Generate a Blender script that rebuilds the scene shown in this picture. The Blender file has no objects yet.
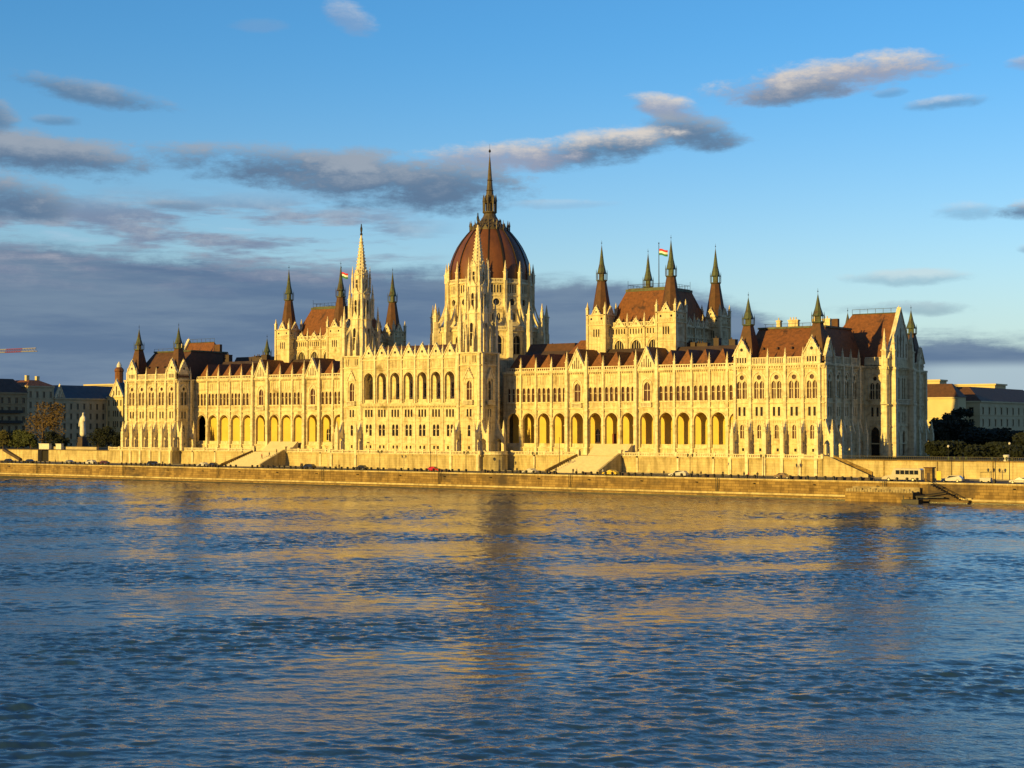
import bpy, bmesh, math, random
from mathutils import Vector, Matrix, noise
from mathutils.geometry import delaunay_2d_cdt
random.seed(7)
S = bpy.context.scene
COL = S.collection
PI = math.pi
R = math.radians

# ------------------------------------------------------------------ camera
CAMP = Vector((307.8, -386.0, 17.5))
cd = bpy.data.cameras.new('Camera'); cam = bpy.data.objects.new('Camera', cd); COL.objects.link(cam)
cam.location = CAMP
fwd = Vector((-.5775*math.cos(R(1.522)), .8164*math.cos(R(1.522)), math.sin(R(1.522))))
cam.rotation_euler = fwd.to_track_quat('-Z', 'Y').to_euler()
cd.sensor_width = 36; cd.lens = 36*1600/1024
cd.clip_start = 1; cd.clip_end = 60000
S.camera = cam

# ------------------------------------------------------------------ materials
def nodes(name):
    m = bpy.data.materials.new(name); m.use_nodes = True
    nt = m.node_tree; b = nt.nodes['Principled BSDF']
    return m, nt, b
def coord(nt, scale=(1,1,1), kind='world'):
    n = nt.nodes.new('ShaderNodeNewGeometry') if kind == 'world' else nt.nodes.new('ShaderNodeTexCoord')
    mp = nt.nodes.new('ShaderNodeMapping'); mp.inputs['Scale'].default_value = scale
    nt.links.new(n.outputs['Position' if kind == 'world' else 'Object'], mp.inputs['Vector'])
    return mp.outputs['Vector']
def noise_tex(nt, vec, scale, detail=4, rough=.55):
    n = nt.nodes.new('ShaderNodeTexNoise'); n.inputs['Scale'].default_value = scale
    n.inputs['Detail'].default_value = detail; n.inputs['Roughness'].default_value = rough
    nt.links.new(vec, n.inputs['Vector']); return n.outputs['Fac']
def ramp(nt, fac, stops):
    r = nt.nodes.new('ShaderNodeValToRGB'); e = r.color_ramp.elements
    while len(e) < len(stops): e.new(.5)
    for i, (p, c) in enumerate(stops): e[i].position = p; e[i].color = (*c, 1)
    nt.links.new(fac, r.inputs['Fac']); return r.outputs['Color']
def mixc(nt, fac, a, b, mode='MIX'):
    m = nt.nodes.new('ShaderNodeMix'); m.data_type = 'RGBA'; m.blend_type = mode
    if isinstance(fac, (int, float)): m.inputs[0].default_value = fac
    else: nt.links.new(fac, m.inputs[0])
    for s, v in ((6, a), (7, b)):
        if isinstance(v, tuple): m.inputs[s].default_value = (*v, 1)
        else: nt.links.new(v, m.inputs[s])
    return m.outputs[2]
def bump(nt, b, h, strength=.4, dist=.1):
    n = nt.nodes.new('ShaderNodeBump'); n.inputs['Strength'].default_value = strength
    n.inputs['Distance'].default_value = dist
    nt.links.new(h, n.inputs['Height']); nt.links.new(n.outputs['Normal'], b.inputs['Normal'])
def mottled(name, c0, c1, scale=.5, rough=.85, bscale=None, bstr=.4, streak=False, metal=0, extra=None):
    m, nt, b = nodes(name)
    v = coord(nt, (1,1,.25) if streak else (1,1,1))
    f = noise_tex(nt, v, scale, 5, .6)
    c = ramp(nt, f, [(.32, c0), (.68, c1)])
    if extra:
        f2 = noise_tex(nt, coord(nt), extra[1], 3, .6)
        k = ramp(nt, f2, [(extra[2], (0,0,0)), (extra[2]+.12, (1,1,1))])
        c = mixc(nt, k, c, extra[0])
    if streak:      # rain streaks, soot blotches and paler replaced blocks
        st = noise_tex(nt, coord(nt, (1,1,.10)), 1.7, 4, .6)
        c = mixc(nt, .6, c, ramp(nt, st, [(.34, (.52,.47,.40)), (.50, (1,1,1)), (.66, (1.0,1.0,1.0))]), 'MULTIPLY')
        bl = noise_tex(nt, coord(nt, (.5,.5,1.1)), 1.1, 2, .5)
        c = mixc(nt, .6, c, ramp(nt, bl, [(.36, (.70,.66,.60)), (.48, (1,1,1)), (.68, (1.12,1.12,1.15))]), 'MULTIPLY')
    nt.links.new(c, b.inputs['Base Color'])
    b.inputs['Roughness'].default_value = rough; b.inputs['Metallic'].default_value = metal
    bump(nt, b, noise_tex(nt, coord(nt), bscale or scale*4, 4), bstr, .12)
    return m
def plain(name, c, rough=.6, metal=0, var=.12):
    m, nt, b = nodes(name)
    f = noise_tex(nt, coord(nt, kind='obj'), 3, 3)
    lo = tuple(x*(1-var) for x in c); hi = tuple(min(1, x*(1+var)) for x in c)
    nt.links.new(ramp(nt, f, [(.3, lo), (.7, hi)]), b.inputs['Base Color'])
    b.inputs['Roughness'].default_value = rough; b.inputs['Metallic'].default_value = metal
    return m
def masonry(name, c0, c1, mortar, bw=1.4, bh=.6, stain_shade=None):
    m, nt, b = nodes(name)
    g = nt.nodes.new('ShaderNodeNewGeometry'); sp = nt.nodes.new('ShaderNodeSeparateXYZ')
    nt.links.new(g.outputs['Position'], sp.inputs[0])
    ad = nt.nodes.new('ShaderNodeMath'); ad.operation = 'ADD'
    nt.links.new(sp.outputs[0], ad.inputs[0]); nt.links.new(sp.outputs[1], ad.inputs[1])
    cb = nt.nodes.new('ShaderNodeCombineXYZ'); nt.links.new(ad.outputs[0], cb.inputs[0]); nt.links.new(sp.outputs[2], cb.inputs[1])
    br = nt.nodes.new('ShaderNodeTexBrick'); nt.links.new(cb.outputs[0], br.inputs['Vector'])
    br.inputs['Scale'].default_value = 1; br.inputs['Brick Width'].default_value = bw; br.inputs['Row Height'].default_value = bh
    br.inputs['Mortar Size'].default_value = .035
    br.inputs['Color1'].default_value = (*c0, 1); br.inputs['Color2'].default_value = (*c1, 1); br.inputs['Mortar'].default_value = (*mortar, 1)
    f = noise_tex(nt, coord(nt, (1,1,.5)), .35, 6, .65)
    c = mixc(nt, .75, br.outputs['Color'], ramp(nt, f, [(.3, (.5,.46,.4)), (.6, (1,1,1))]), 'MULTIPLY')
    st = noise_tex(nt, coord(nt, (1,1,.12)), .9, 4, .6)
    c = mixc(nt, .6, c, ramp(nt, st, [(.36, (.5,.46,.4)), (.52, (1,1,1))]), 'MULTIPLY')
    if stain_shade:
        s = noise_tex(nt, coord(nt, (1,1,1.5)), stain_shade[1], 5, .6)
        c = mixc(nt, ramp(nt, s, [(stain_shade[2], (0,0,0)), (stain_shade[2]+.09, (1,1,1))]), c, stain_shade[0])
    nt.links.new(c, b.inputs['Base Color']); b.inputs['Roughness'].default_value = .9
    bump(nt, b, noise_tex(nt, coord(nt), 1.6, 5), .5, .15)
    return m
M = {}
M['stone'] = mottled('limestone', (.60,.51,.31), (.82,.71,.44), .45, .85, 3, .45, streak=True, extra=((.34,.26,.12), .16, .60))
M['stone2'] = mottled('carved_limestone', (.68,.60,.40), (.87,.77,.53), .9, .85, 4, .4, streak=True)
M['stone_in'] = mottled('rendered_limestone', (.62,.46,.10), (.72,.55,.13), .4, .9, 3, .2)
M['base'] = masonry('terrace_masonry', (.68,.57,.30), (.60,.50,.26), (.48,.40,.20), 1.8, .7)
M['quay'] = masonry('quay_masonry', (.24,.155,.05), (.40,.27,.085), (.10,.07,.03), 2.2, .65, stain_shade=((.07,.05,.03), .05, .55))  # dark blotches: stained stone, plus shadow patches painted into the colour
M['tile'] = mottled('red_roof_tile', (.13,.050,.016), (.25,.092,.028), 1.3, .75, 5, .6, extra=((.07,.03,.015), .35, .58))
M['roofdark'] = mottled('dark_roof_slate', (.045,.028,.022), (.08,.05,.038), .6, .7, 4, .4)
M['brownroof'] = mottled('brown_roof_tile', (.075,.036,.017), (.135,.060,.026), .8, .75, 5, .4)
M['copper'] = mottled('green_copper', (.050,.068,.036), (.10,.125,.06), 1.2, .6, 4, .3, extra=((.06,.042,.022), .5, .50))
M['domerib'] = plain('dome_rib_metal', (.045,.032,.022), .5, .4)
M['domecap'] = mottled('aged_dome_copper', (.055,.042,.025), (.11,.085,.045), 1.0, .55, 4, .4)
M['glass'] = plain('window_glass', (.085,.035,.022), .25)
M['glassdark'] = plain('dark_window_glass', (.020,.017,.018), .2)
M['door'] = plain('red_door', (.24,.045,.02), .5)
M['metal'] = plain('dark_iron', (.03,.028,.028), .5, .5)
M['stair'] = mottled('stair_stone', (.55,.47,.33), (.64,.56,.40), .8, .9, 3, .3)
M['asphalt'] = mottled('asphalt', (.045,.044,.043), (.065,.062,.058), .3, .9, 20, .2)
M['paving'] = mottled('paving', (.22,.19,.15), (.32,.28,.22), .3, .9, 5, .3)
M['earth'] = mottled('lawn', (.03,.035,.015), (.05,.05,.025), .2, .95, 3, .4)
M['lamp'] = plain('lamp_globe', (.72,.68,.6), .3)
M['statue'] = mottled('pale_statue_stone', (.62,.60,.55), (.78,.75,.68), 1.5, .8)
M['bark'] = mottled('bark', (.09,.06,.04), (.15,.10,.065), 2, .9)
M['white'] = plain('white_paint', (.62,.60,.56), .4)
M['red'] = plain('red_paint', (.28,.06,.045), .45)
M['greenf'] = plain('green_cloth', (.03,.20,.07), .8); M['redf'] = plain('red_cloth', (.62,.03,.03), .8); M['whitef'] = plain('white_cloth', (.82,.82,.82), .8)

# ------------------------------------------------------------------ mesh builder (world coordinates unless noted)
class MB:
    def __init__(s): s.v = []; s.f = []; s.mi = []; s.m = 0; s.sm = []; s.smooth = False
    def add(s, pts, faces):
        o = len(s.v); s.v += [tuple(p) for p in pts]
        for f in faces: s.f.append([i+o for i in f]); s.mi.append(s.m); s.sm.append(s.smooth)
    def face(s, *pts): s.add(pts, [range(len(pts))])
    def box(s, x0, x1, y0, y1, z0, z1):
        s.hex([(x0,y0),(x1,y0),(x1,y1),(x0,y1)], z0, z1)
    def hex(s, pl, z0, z1, pt=None):
        n = len(pl); pt = pt or pl
        s.add([(*p, z0) for p in pl]+[(*p, z1) for p in pt],
              [list(range(n))[::-1], list(range(n, 2*n))]+[(i, (i+1) % n, (i+1) % n+n, i+n) for i in range(n)])
    def extr(s, pts, vec):
        n = len(pts); q = [tuple(a+b for a, b in zip(p, vec)) for p in pts]
        s.add(list(pts)+q, [list(range(n))[::-1], list(range(n, 2*n))]+[(i, (i+1) % n, (i+1) % n+n, i+n) for i in range(n)])
    def lathe(s, cx, cy, prof, n=8, rot=0, cap=True):
        pts = []
        for r, z in prof:
            for k in range(n):
                a = rot+2*PI*k/n; pts.append((cx+r*math.cos(a), cy+r*math.sin(a), z))
        fs = []
        for j in range(len(prof)-1):
            for k in range(n):
                k2 = (k+1) % n; fs.append((j*n+k, j*n+k2, (j+1)*n+k2, (j+1)*n+k))
        if cap: fs.append(tuple(range(n))[::-1]); fs.append(tuple(range((len(prof)-1)*n, len(prof)*n)))
        s.add(pts, fs)
    def tube(s, a, b, r0, r1=None, n=6):
        r1 = r0 if r1 is None else r1
        a = Vector(a); b = Vector(b); d = (b-a).normalized(); u = d.orthogonal().normalized(); w = d.cross(u)
        p = [a+(u*math.cos(2*PI*k/n)+w*math.sin(2*PI*k/n))*r0 for k in range(n)]
        q = [b+(u*math.cos(2*PI*k/n)+w*math.sin(2*PI*k/n))*r1 for k in range(n)]
        s.add(p+q, [(k, (k+1) % n, (k+1) % n+n, k+n) for k in range(n)]+[tuple(range(n))[::-1], tuple(range(n, 2*n))])
    def build(s, name, mats, parent=None, loc=None):
        if not s.v: return None
        if not isinstance(mats, (list, tuple)): mats = [mats]
        me = bpy.data.meshes.new(name)
        o = bpy.data.objects.new(name, me); COL.objects.link(o)
        off = Vector((0,0,0))
        if loc is not None and parent is None: off = Vector(loc); o.location = off
        me.from_pydata([tuple(Vector(p)-off) for p in s.v], [], s.f)
        for m in mats: me.materials.append(m)
        me.polygons.foreach_set('material_index', s.mi)
        me.polygons.foreach_set('use_smooth', s.sm)
        me.update()
        if parent is not None:
            o.parent = parent
            o.location = -world_loc(parent) if loc is None else Vector(loc)
        return o
def world_loc(o):
    v = Vector((0,0,0))
    while o is not None: v += o.location; o = o.parent
    return v
def thing(name, label, cat, loc=(0,0,0), rz=0, group=None):
    o = bpy.data.objects.new(name, None); COL.objects.link(o); o.location = loc; o.rotation_euler = (0,0,rz)
    tag(o, label, cat, group); return o
def tag(o, label, cat, group=None):
    o['label'] = label; o['category'] = cat
    if group: o['group'] = group
    return o
def struct(o, kind='structure'): o['kind'] = kind; return o
def copy_tree(o, parent=None):
    c = o.copy(); COL.objects.link(c)
    if parent is not None: c.parent = parent
    for ch in list(o.children): copy_tree(ch, c)
    return c

# wall frame: point(t, d, z); d > 0 is outward
class F:
    def __init__(s, o, u, out): s.o = o; s.u = u; s.n = out
    def p(s, t, d, z): return (s.o[0]+s.u[0]*t+s.n[0]*d, s.o[1]+s.u[1]*t+s.n[1]*d, z)
def fbox(b, f, t0, t1, d0, d1, z0, z1):
    b.hex([f.p(t0,d0,0)[:2], f.p(t1,d0,0)[:2], f.p(t1,d1,0)[:2], f.p(t0,d1,0)[:2]], z0, z1)
def fpoly(b, f, poly, d0, d1):          # outline in (t, z), extruded in d
    a = [f.p(t, d0, z) for t, z in poly]; e = f.p(0, d1, 0); g = f.p(0, d0, 0)
    b.extr(a, (e[0]-g[0], e[1]-g[1], 0))
def fside(b, f, poly, t0, t1):          # outline in (d, z), extruded in t
    a = [f.p(t0, d, z) for d, z in poly]; e = f.p(t1, 0, 0); g = f.p(t0, 0, 0)
    b.extr(a, (e[0]-g[0], e[1]-g[1], 0))
def rect(t, z0, z1, w): return [(t-w/2,z0),(t+w/2,z0),(t+w/2,z1),(t-w/2,z1)]
def arch(t, z0, z1, w, k=1.0, n=5):
    """opening with a pointed (k>1) or round (k=1) head whose crown is at z1"""
    h = w/2; rr = h*k*1.0; cx = rr-h; hh = math.sqrt(rr*rr-cx*cx); zs = z1-hh
    pts = [(t-h,z0),(t+h,z0)]
    for i in range(n+1):
        a = (PI/2 if cx == 0 else math.atan2(hh, cx))*i/n
        pts.append((t-cx+rr*math.cos(a), zs+rr*math.sin(a)))
    for i in range(n-1 if True else n, -1, -1):
        a = (PI/2 if cx == 0 else math.atan2(hh, cx))*i/n
        pts.append((t+cx-rr*math.cos(a), zs+rr*math.sin(a)))
    return pts
def circ(t, z, r, n=10): return [(t+r*math.cos(2*PI*k/n), z+r*math.sin(2*PI*k/n)) for k in range(n)]
def inside(p, poly):
    c = False; j = len(poly)-1
    for i in range(len(poly)):
        if (poly[i][1] > p[1]) != (poly[j][1] > p[1]) and p[0] < (poly[j][0]-poly[i][0])*(p[1]-poly[i][1])/(poly[j][1]-poly[i][1])+poly[i][0]: c = not c
        j = i
    return c
def fwall(b, f, outline, holes, depth=.5, d=0):
    """wall face with real openings and their reveals"""
    vs = []; es = []
    for loop in [outline]+holes:
        o = len(vs); n = len(loop); vs += [Vector(p) for p in loop]; es += [(o+i, o+(i+1) % n) for i in range(n)]
    ov, oe, of, _, _, _ = delaunay_2d_cdt(vs, es, [], 0, 1e-4)
    bb = [(min(p[0] for p in h), max(p[0] for p in h), min(p[1] for p in h), max(p[1] for p in h)) for h in holes]
    fs = []
    for tri in of:
        c = sum((ov[i] for i in tri), Vector((0,0)))/len(tri)
        if not inside(c, outline): continue
        if any(q[0] < c[0] < q[1] and q[2] < c[1] < q[3] and inside(c, h) for q, h in zip(bb, holes)): continue
        fs.append(list(tri))
    b.add([f.p(v[0], d, v[1]) for v in ov], fs)
    for h in holes:
        n = len(h)
        b.add([f.p(t, d, z) for t, z in h]+[f.p(t, d-depth, z) for t, z in h], [(i, (i+1) % n, (i+1) % n+n, i+n) for i in range(n)])
def ring(b, f, poly, w, d0, d1):
    """moulding that follows an opening (the sill edge excluded)"""
    n = len(poly); cx = sum(p[0] for p in poly)/n; cz = sum(p[1] for p in poly)/n
    out = []
    for t, z in poly:
        dx, dz = t-cx, z-cz; l = math.hypot(dx, dz) or 1; out.append((t+dx/l*w*1.2, z+dz/l*w*1.2))
    for i in range(1, n):
        j = (i+1) % n
        fpoly(b, f, [poly[i], out[i], out[j], poly[j]], d0, d1)
def pane(b, f, poly, d):
    g = [f.p(t, d, z) for t, z in poly]; b.add(g, [range(len(g))])
def window(parent, f, holes, d=-.42, gl='glass', bars=True, hood=None):
    b = MB()
    for h in holes:
        pane(b, f, h, d)
    b.m = 1
    for h in holes:
        t0 = min(p[0] for p in h); t1 = max(p[0] for p in h); z0 = h[0][1]; z1 = max(p[1] for p in h)
        if abs(h[0][1]-h[1][1]) > 1e-6: continue
        fbox(b, f, t0-.08, t1+.08, -.05, .14, z0-.2, z0)
        if bars and t1-t0 > 1.0:
            fbox(b, f, (t0+t1)/2-.07, (t0+t1)/2+.07, d, d+.12, z0, z1-.2)
        if bars and z1-z0 > 2.5:
            fbox(b, f, t0, t1, d, d+.1, z0+(z1-z0)*.55, z0+(z1-z0)*.55+.14)
    if hood: ring(b, f, hood, .28, 0, .22)
    return b.build('window', [M[gl], M['stone2']], parent)
def pinn(b, x, y, z0, z1, w=.8, shaft=.45):
    """square shaft with a gablet collar and a crocketed needle"""
    zs = z0+(z1-z0)*shaft; h = w/2
    b.box(x-h, x+h, y-h, y+h, z0, zs)
    b.hex([(x-h*1.3,y-h*1.3),(x+h*1.3,y-h*1.3),(x+h*1.3,y+h*1.3),(x-h*1.3,y+h*1.3)], zs, zs+w*.25)
    b.lathe(x, y, [(w*.62, zs+w*.25), (w*.30, zs+(z1-zs)*.55), (w*.05, z1)], 4, PI/4)
    for q in (.35, .6):
        zz = zs+(z1-zs)*q; r = w*.62*(1-q)+.06
        b.lathe(x, y, [(r, zz-.08), (r+.14, zz), (r, zz+.08)], 4, 0)
def pinnacle(parent, x, y, z0, z1, w=.8, shaft=.45, mat='stone2'):
    b = MB(); pinn(b, x, y, z0, z1, w, shaft); return b.build('pinnacle', M[mat], parent)
def gable(parent, f, t, w, z0, z1, th=.6, d=0, slots=0, rose=.3, name='gable'):
    b = MB(); h = w/2
    holes = []
    if slots:
        for i in range(slots):
            x = (i-(slots-1)/2)*w*.62/slots; top = z0+(z1-z0)*(1-abs(x)/h)*.62+.2
            holes.append(arch(t+x, z0+.5, max(top, z0+1.2), w*.26/slots, 1.5, 3))
    if rose: holes.append(circ(t, z0+(z1-z0)*.40, rose))
    out = [(t-h,z0),(t+h,z0),(t,z1)]
    fwall(b, f, out, holes, .3, d)
    a = [f.p(q, d-th, z) for q, z in out]; b.add(a, [(0,1,2)])
    for i, j in ((1,2),(2,0)):
        b.face(f.p(out[i][0], d, out[i][1]), f.p(out[j][0], d, out[j][1]), f.p(out[j][0], d-th, out[j][1]), f.p(out[i][0], d-th, out[i][1]))
    # raised rakes, crockets and a finial
    for sgn in (-1, 1):
        fpoly(b, f, [(t+sgn*h*1.06,z0),(t+sgn*(h*1.06+.30),z0),(t,z1+.55),(t,z1+.05)], d-th-.05, d+.22)
        for q in (.25, .5, .75):
            x = t+sgn*h*(1-q); z = z0+(z1-z0)*q+.4
            fbox(b, f, x-.14, x+.14, d-.15, d+.2, z-.1, z+.35)
    c = f.p(t, d-th/2, 0); b.lathe(c[0], c[1], [(.14,z1+.3),(.26,z1+.6),(.08,z1+.75),(.04,z1+1.1)], 6)
    b.m = 1
    for h_ in holes: pane(b, f, h_, d-.28)
    return b.build(name, [M['stone2'], M['glassdark']], parent)
def cornice(b, f, t0, t1, z, h=.4, out=.4, dent=0):
    fbox(b, f, t0, t1, 0.002, out, z-h, z)
    if dent:
        n = int((t1-t0)/dent)
        for i in range(n):
            x = t0+(i+.5)*(t1-t0)/n
            fbox(b, f, x-dent*.22, x+dent*.22, 0.002, out*.75, z-h-.5, z-h-.002)
def balustrade(parent, f, t0, t1, z0, z1, d0=-.3, d1=.1, step=.9, name='balustrade', post=None, mat='stone2'):
    b = MB(); fbox(b, f, t0, t1, d0-.05, d1+.05, z1-.25, z1); fbox(b, f, t0, t1, d0, d1, z0, z0+.2)
    n = max(2, int((t1-t0)/step))
    for i in range(n+1):
        x = t0+.12+(t1-t0-.24)*i/n; w = .13
        fbox(b, f, x-w, x+w, d0+.05, d1-.05, z0+.2, z1-.25)
    if post:
        k = max(1, int((t1-t0)/post))
        for i in range(k+1):
            x = t0+(t1-t0)*i/k; fbox(b, f, x-.35, x+.35, d0-.12, d1+.12, z0, z1+.25)
    return b.build(name, M[mat], parent)
# ------------------------------------------------------------------ tuning
WAVE_MID, WAVE_SML, WAVE_FINE = .0, .06, .035
WAVE_SLOPE = .14
SUNC = (1.0, .66, .15)
SKYTINT = (.62, 1.26, 1.70); SKYTINT_LOW = (1.28, 1.38, 1.56)
CLOUDK = 9.5
EXPO = .2
_GL, _GH = (.105, .18, .29), (.29, .345, .42); _PL, _PH = (.27, .31, .42), (.64, .59, .54)
CLOUDS = [(822, 88, 118, 19, .11, 1, _PL, _PH), (800, 97, 60, 15, .10, .7, _GL, _PH), (672, 112, 40, 13, -.2, .9, _PL, _PH), (695, 135, 50, 18, -.15, .95, _GL, _GH), (600, 150, 80, 18, .12, .95, _GL, _PH), (500, 158, 90, 17, .05, .9, _PL, _PH),
          (320, 172, 175, 22, -.05, 1, _GL, _GH), (400, 188, 120, 26, -.04, 1, _GL, _GH), (455, 182, 60, 24, 0, .8, _GL, _GH),
          (60, 167, 98, 21, -.08, 1, _GL, _GH), (98, 107, 75, 13, -.14, .8, _GL, _GH), (15, 207, 72, 24, -.08, 1, _GL, _GH), (1012, 221, 30, 10, 0, .9, _GL, _PH), (938, 116, 40, 7, .05, .5, _GL, _PH), (885, 105, 18, 5, .1, .4, _GL, _GH),
          (2, 128, 28, 17, -.3, .8, _GL, _GH), (70, 134, 26, 6, 0, .5, _GL, _GH), (350, 26, 26, 14, -.3, .4, _PL, _PH), (1016, 83, 22, 8, 0, .6, _PL, _PH), (110, 3, 60, 8, 0, .5, _PL, _GH), (260, 36, 30, 7, 0, .2, _PL, _GH), (900, 282, 60, 8, 0, .35, _GL, _PH), (960, 220, 40, 9, 0, .35, _GL, _PH), (1020, 258, 18, 7, 0, .6, _GL, _PH), (895, 312, 70, 7, 0, .45, _GL, _GH), (180, 211, 30, 6, 0, .5, _GL, _GH), (560, 205, 60, 5, 0, .2, _PL, _PH)]
# ------------------------------------------------------------------ parliament
PAR = thing('parliament_building', 'long gothic parliament of golden limestone with red dome and spires above the quay', 'parliament', (0, 36, 9.2))
ZF = 9.2
def buttress(parent, f, t, w=.95, reach=2.5, zt=22, top=33.7, zp=38.4, low=4.6, mat='stone2', pin=True):
    """pier that steps out to a free standing foot with an arched passage, pilaster above, pilaster below to the street"""
    b = MB(); a = t-w/2; c = t+w/2
    pts = [(0.002,zt),(.45,zt-3.2),(1.0,zt-5.4),(reach-.95,zt-6.9),(reach-.95,zt-9.2),(reach-1.15,zt-8.5),(.9,zt-8.0),(.35,zt-8.2),(0.002,zt-8.9)]
    fside(b, f, pts, a, c)
    fbox(b, f, a-.05, c+.05, reach-.95, reach, ZF, zt-6.3)
    fbox(b, f, a-.1, c+.1, reach-1.05, reach+.1, ZF+3.2, ZF+3.5)
    p = f.p(t, reach-.48, 0); pinn(b, p[0], p[1], zt-6.3, zt-2.6, .72, .2)
    fbox(b, f, a+.1, c-.1, 0.002, .62, zt-2.5, top)
    fbox(b, f, a-.05, c+.05, 0.002, .78, zt+3.2, zt+3.5)
    fbox(b, f, a, c, 0.002, .5, ZF, zt-9)
    b.build('buttress', M[mat], parent)
    if pin:
        p = f.p(t, .1, 0); pinnacle(parent, p[0], p[1], top, zp, .62)

def spire(parent, x, y, z0, z1, zl, zt, w, mats=('brownroof', 'copper', 'metal'), name='spire', ns=4, tw=None):
    """steep tiled pyramid z0-z1, copper lantern z1-zl, needle to zt"""
    b = MB(); r = w/2*(1.414 if ns == 4 else 1.08); rot = PI/4 if ns == 4 else PI/8; R0 = r; r = r if tw is None else tw
    b.lathe(x, y, [(R0, z0), (R0*.95, z0+.4), (r*.42, z1)], ns, rot)
    b.m = 1
    b.lathe(x, y, [(r*.43+.02, z1-.4), (r*.52, z1-.2), (r*.52, z1+.1), (r*.36, z1+.12)], 8, 0)
    for k in range(4):
        a = PI/4+k*PI/2; q = r*.40
        b.tube((x+q*math.cos(a), y+q*math.sin(a), z1), (x+q*math.cos(a), y+q*math.sin(a), zl), .13)
        b.lathe(x+q*1.3*math.cos(a), y+q*1.3*math.sin(a), [(.12, z1), (.14, zl-.2), (.02, zl+1.0)], 4)
    b.lathe(x, y, [(r*.27, z1), (r*.27, zl)], 8)
    b.lathe(x, y, [(r*.48, zl-.3), (r*.43, zl), (r*.23, zl+(zt-zl)*.28), (.06, zt-1.6)], 8, PI/8)
    b.m = 2
    b.lathe(x, y, [(.05, zt-2.2), (.05, zt-1.0), (.22, zt-.85), (.05, zt-.65), (.03, zt)], 6)
    return b.build(name, [M[m] for m in mats], parent)

def pavilion_windows(parent, f, ts, dark=False):
    """returns the holes and builds the windows: low lancet, two small lights, twin lancets under a rose"""
    holes = []; g = 'glassdark' if dark else 'glass'
    for t in ts:
        low = [arch(t, 14.3, 18.0, 1.15, 1.4, 4)]
        tiny = [rect(t+.3, 10.9, 11.7, .7)]
        mid = [rect(t-.72, 20.3, 22.7, .72), rect(t+.72, 20.3, 22.7, .72)]
        up = [arch(t-.82, 24.9, 29.6, 1.25, 1.5, 4), arch(t+.82, 24.9, 29.6, 1.25, 1.5, 4), circ(t, 30.55, .66)]
        for h in (low, tiny, mid, up): holes += h
        window(parent, f, low, gl=g); window(parent, f, tiny, gl='glassdark', bars=False)
        window(parent, f, mid, gl='glassdark'); window(parent, f, up, gl=g, hood=arch(t, 24.9, 31.9, 3.5, 1.25, 6))
    return holes
def blind(b, f, t0, t1, z0, z1, step=.85):
    """fine vertical blind tracery that fills a wall band"""
    n = max(1, int((t1-t0)/step))
    for i in range(n+1):
        x = t0+(t1-t0)*i/n; fbox(b, f, x-.06, x+.06, 0.002, .14, z0, z1)

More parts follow.
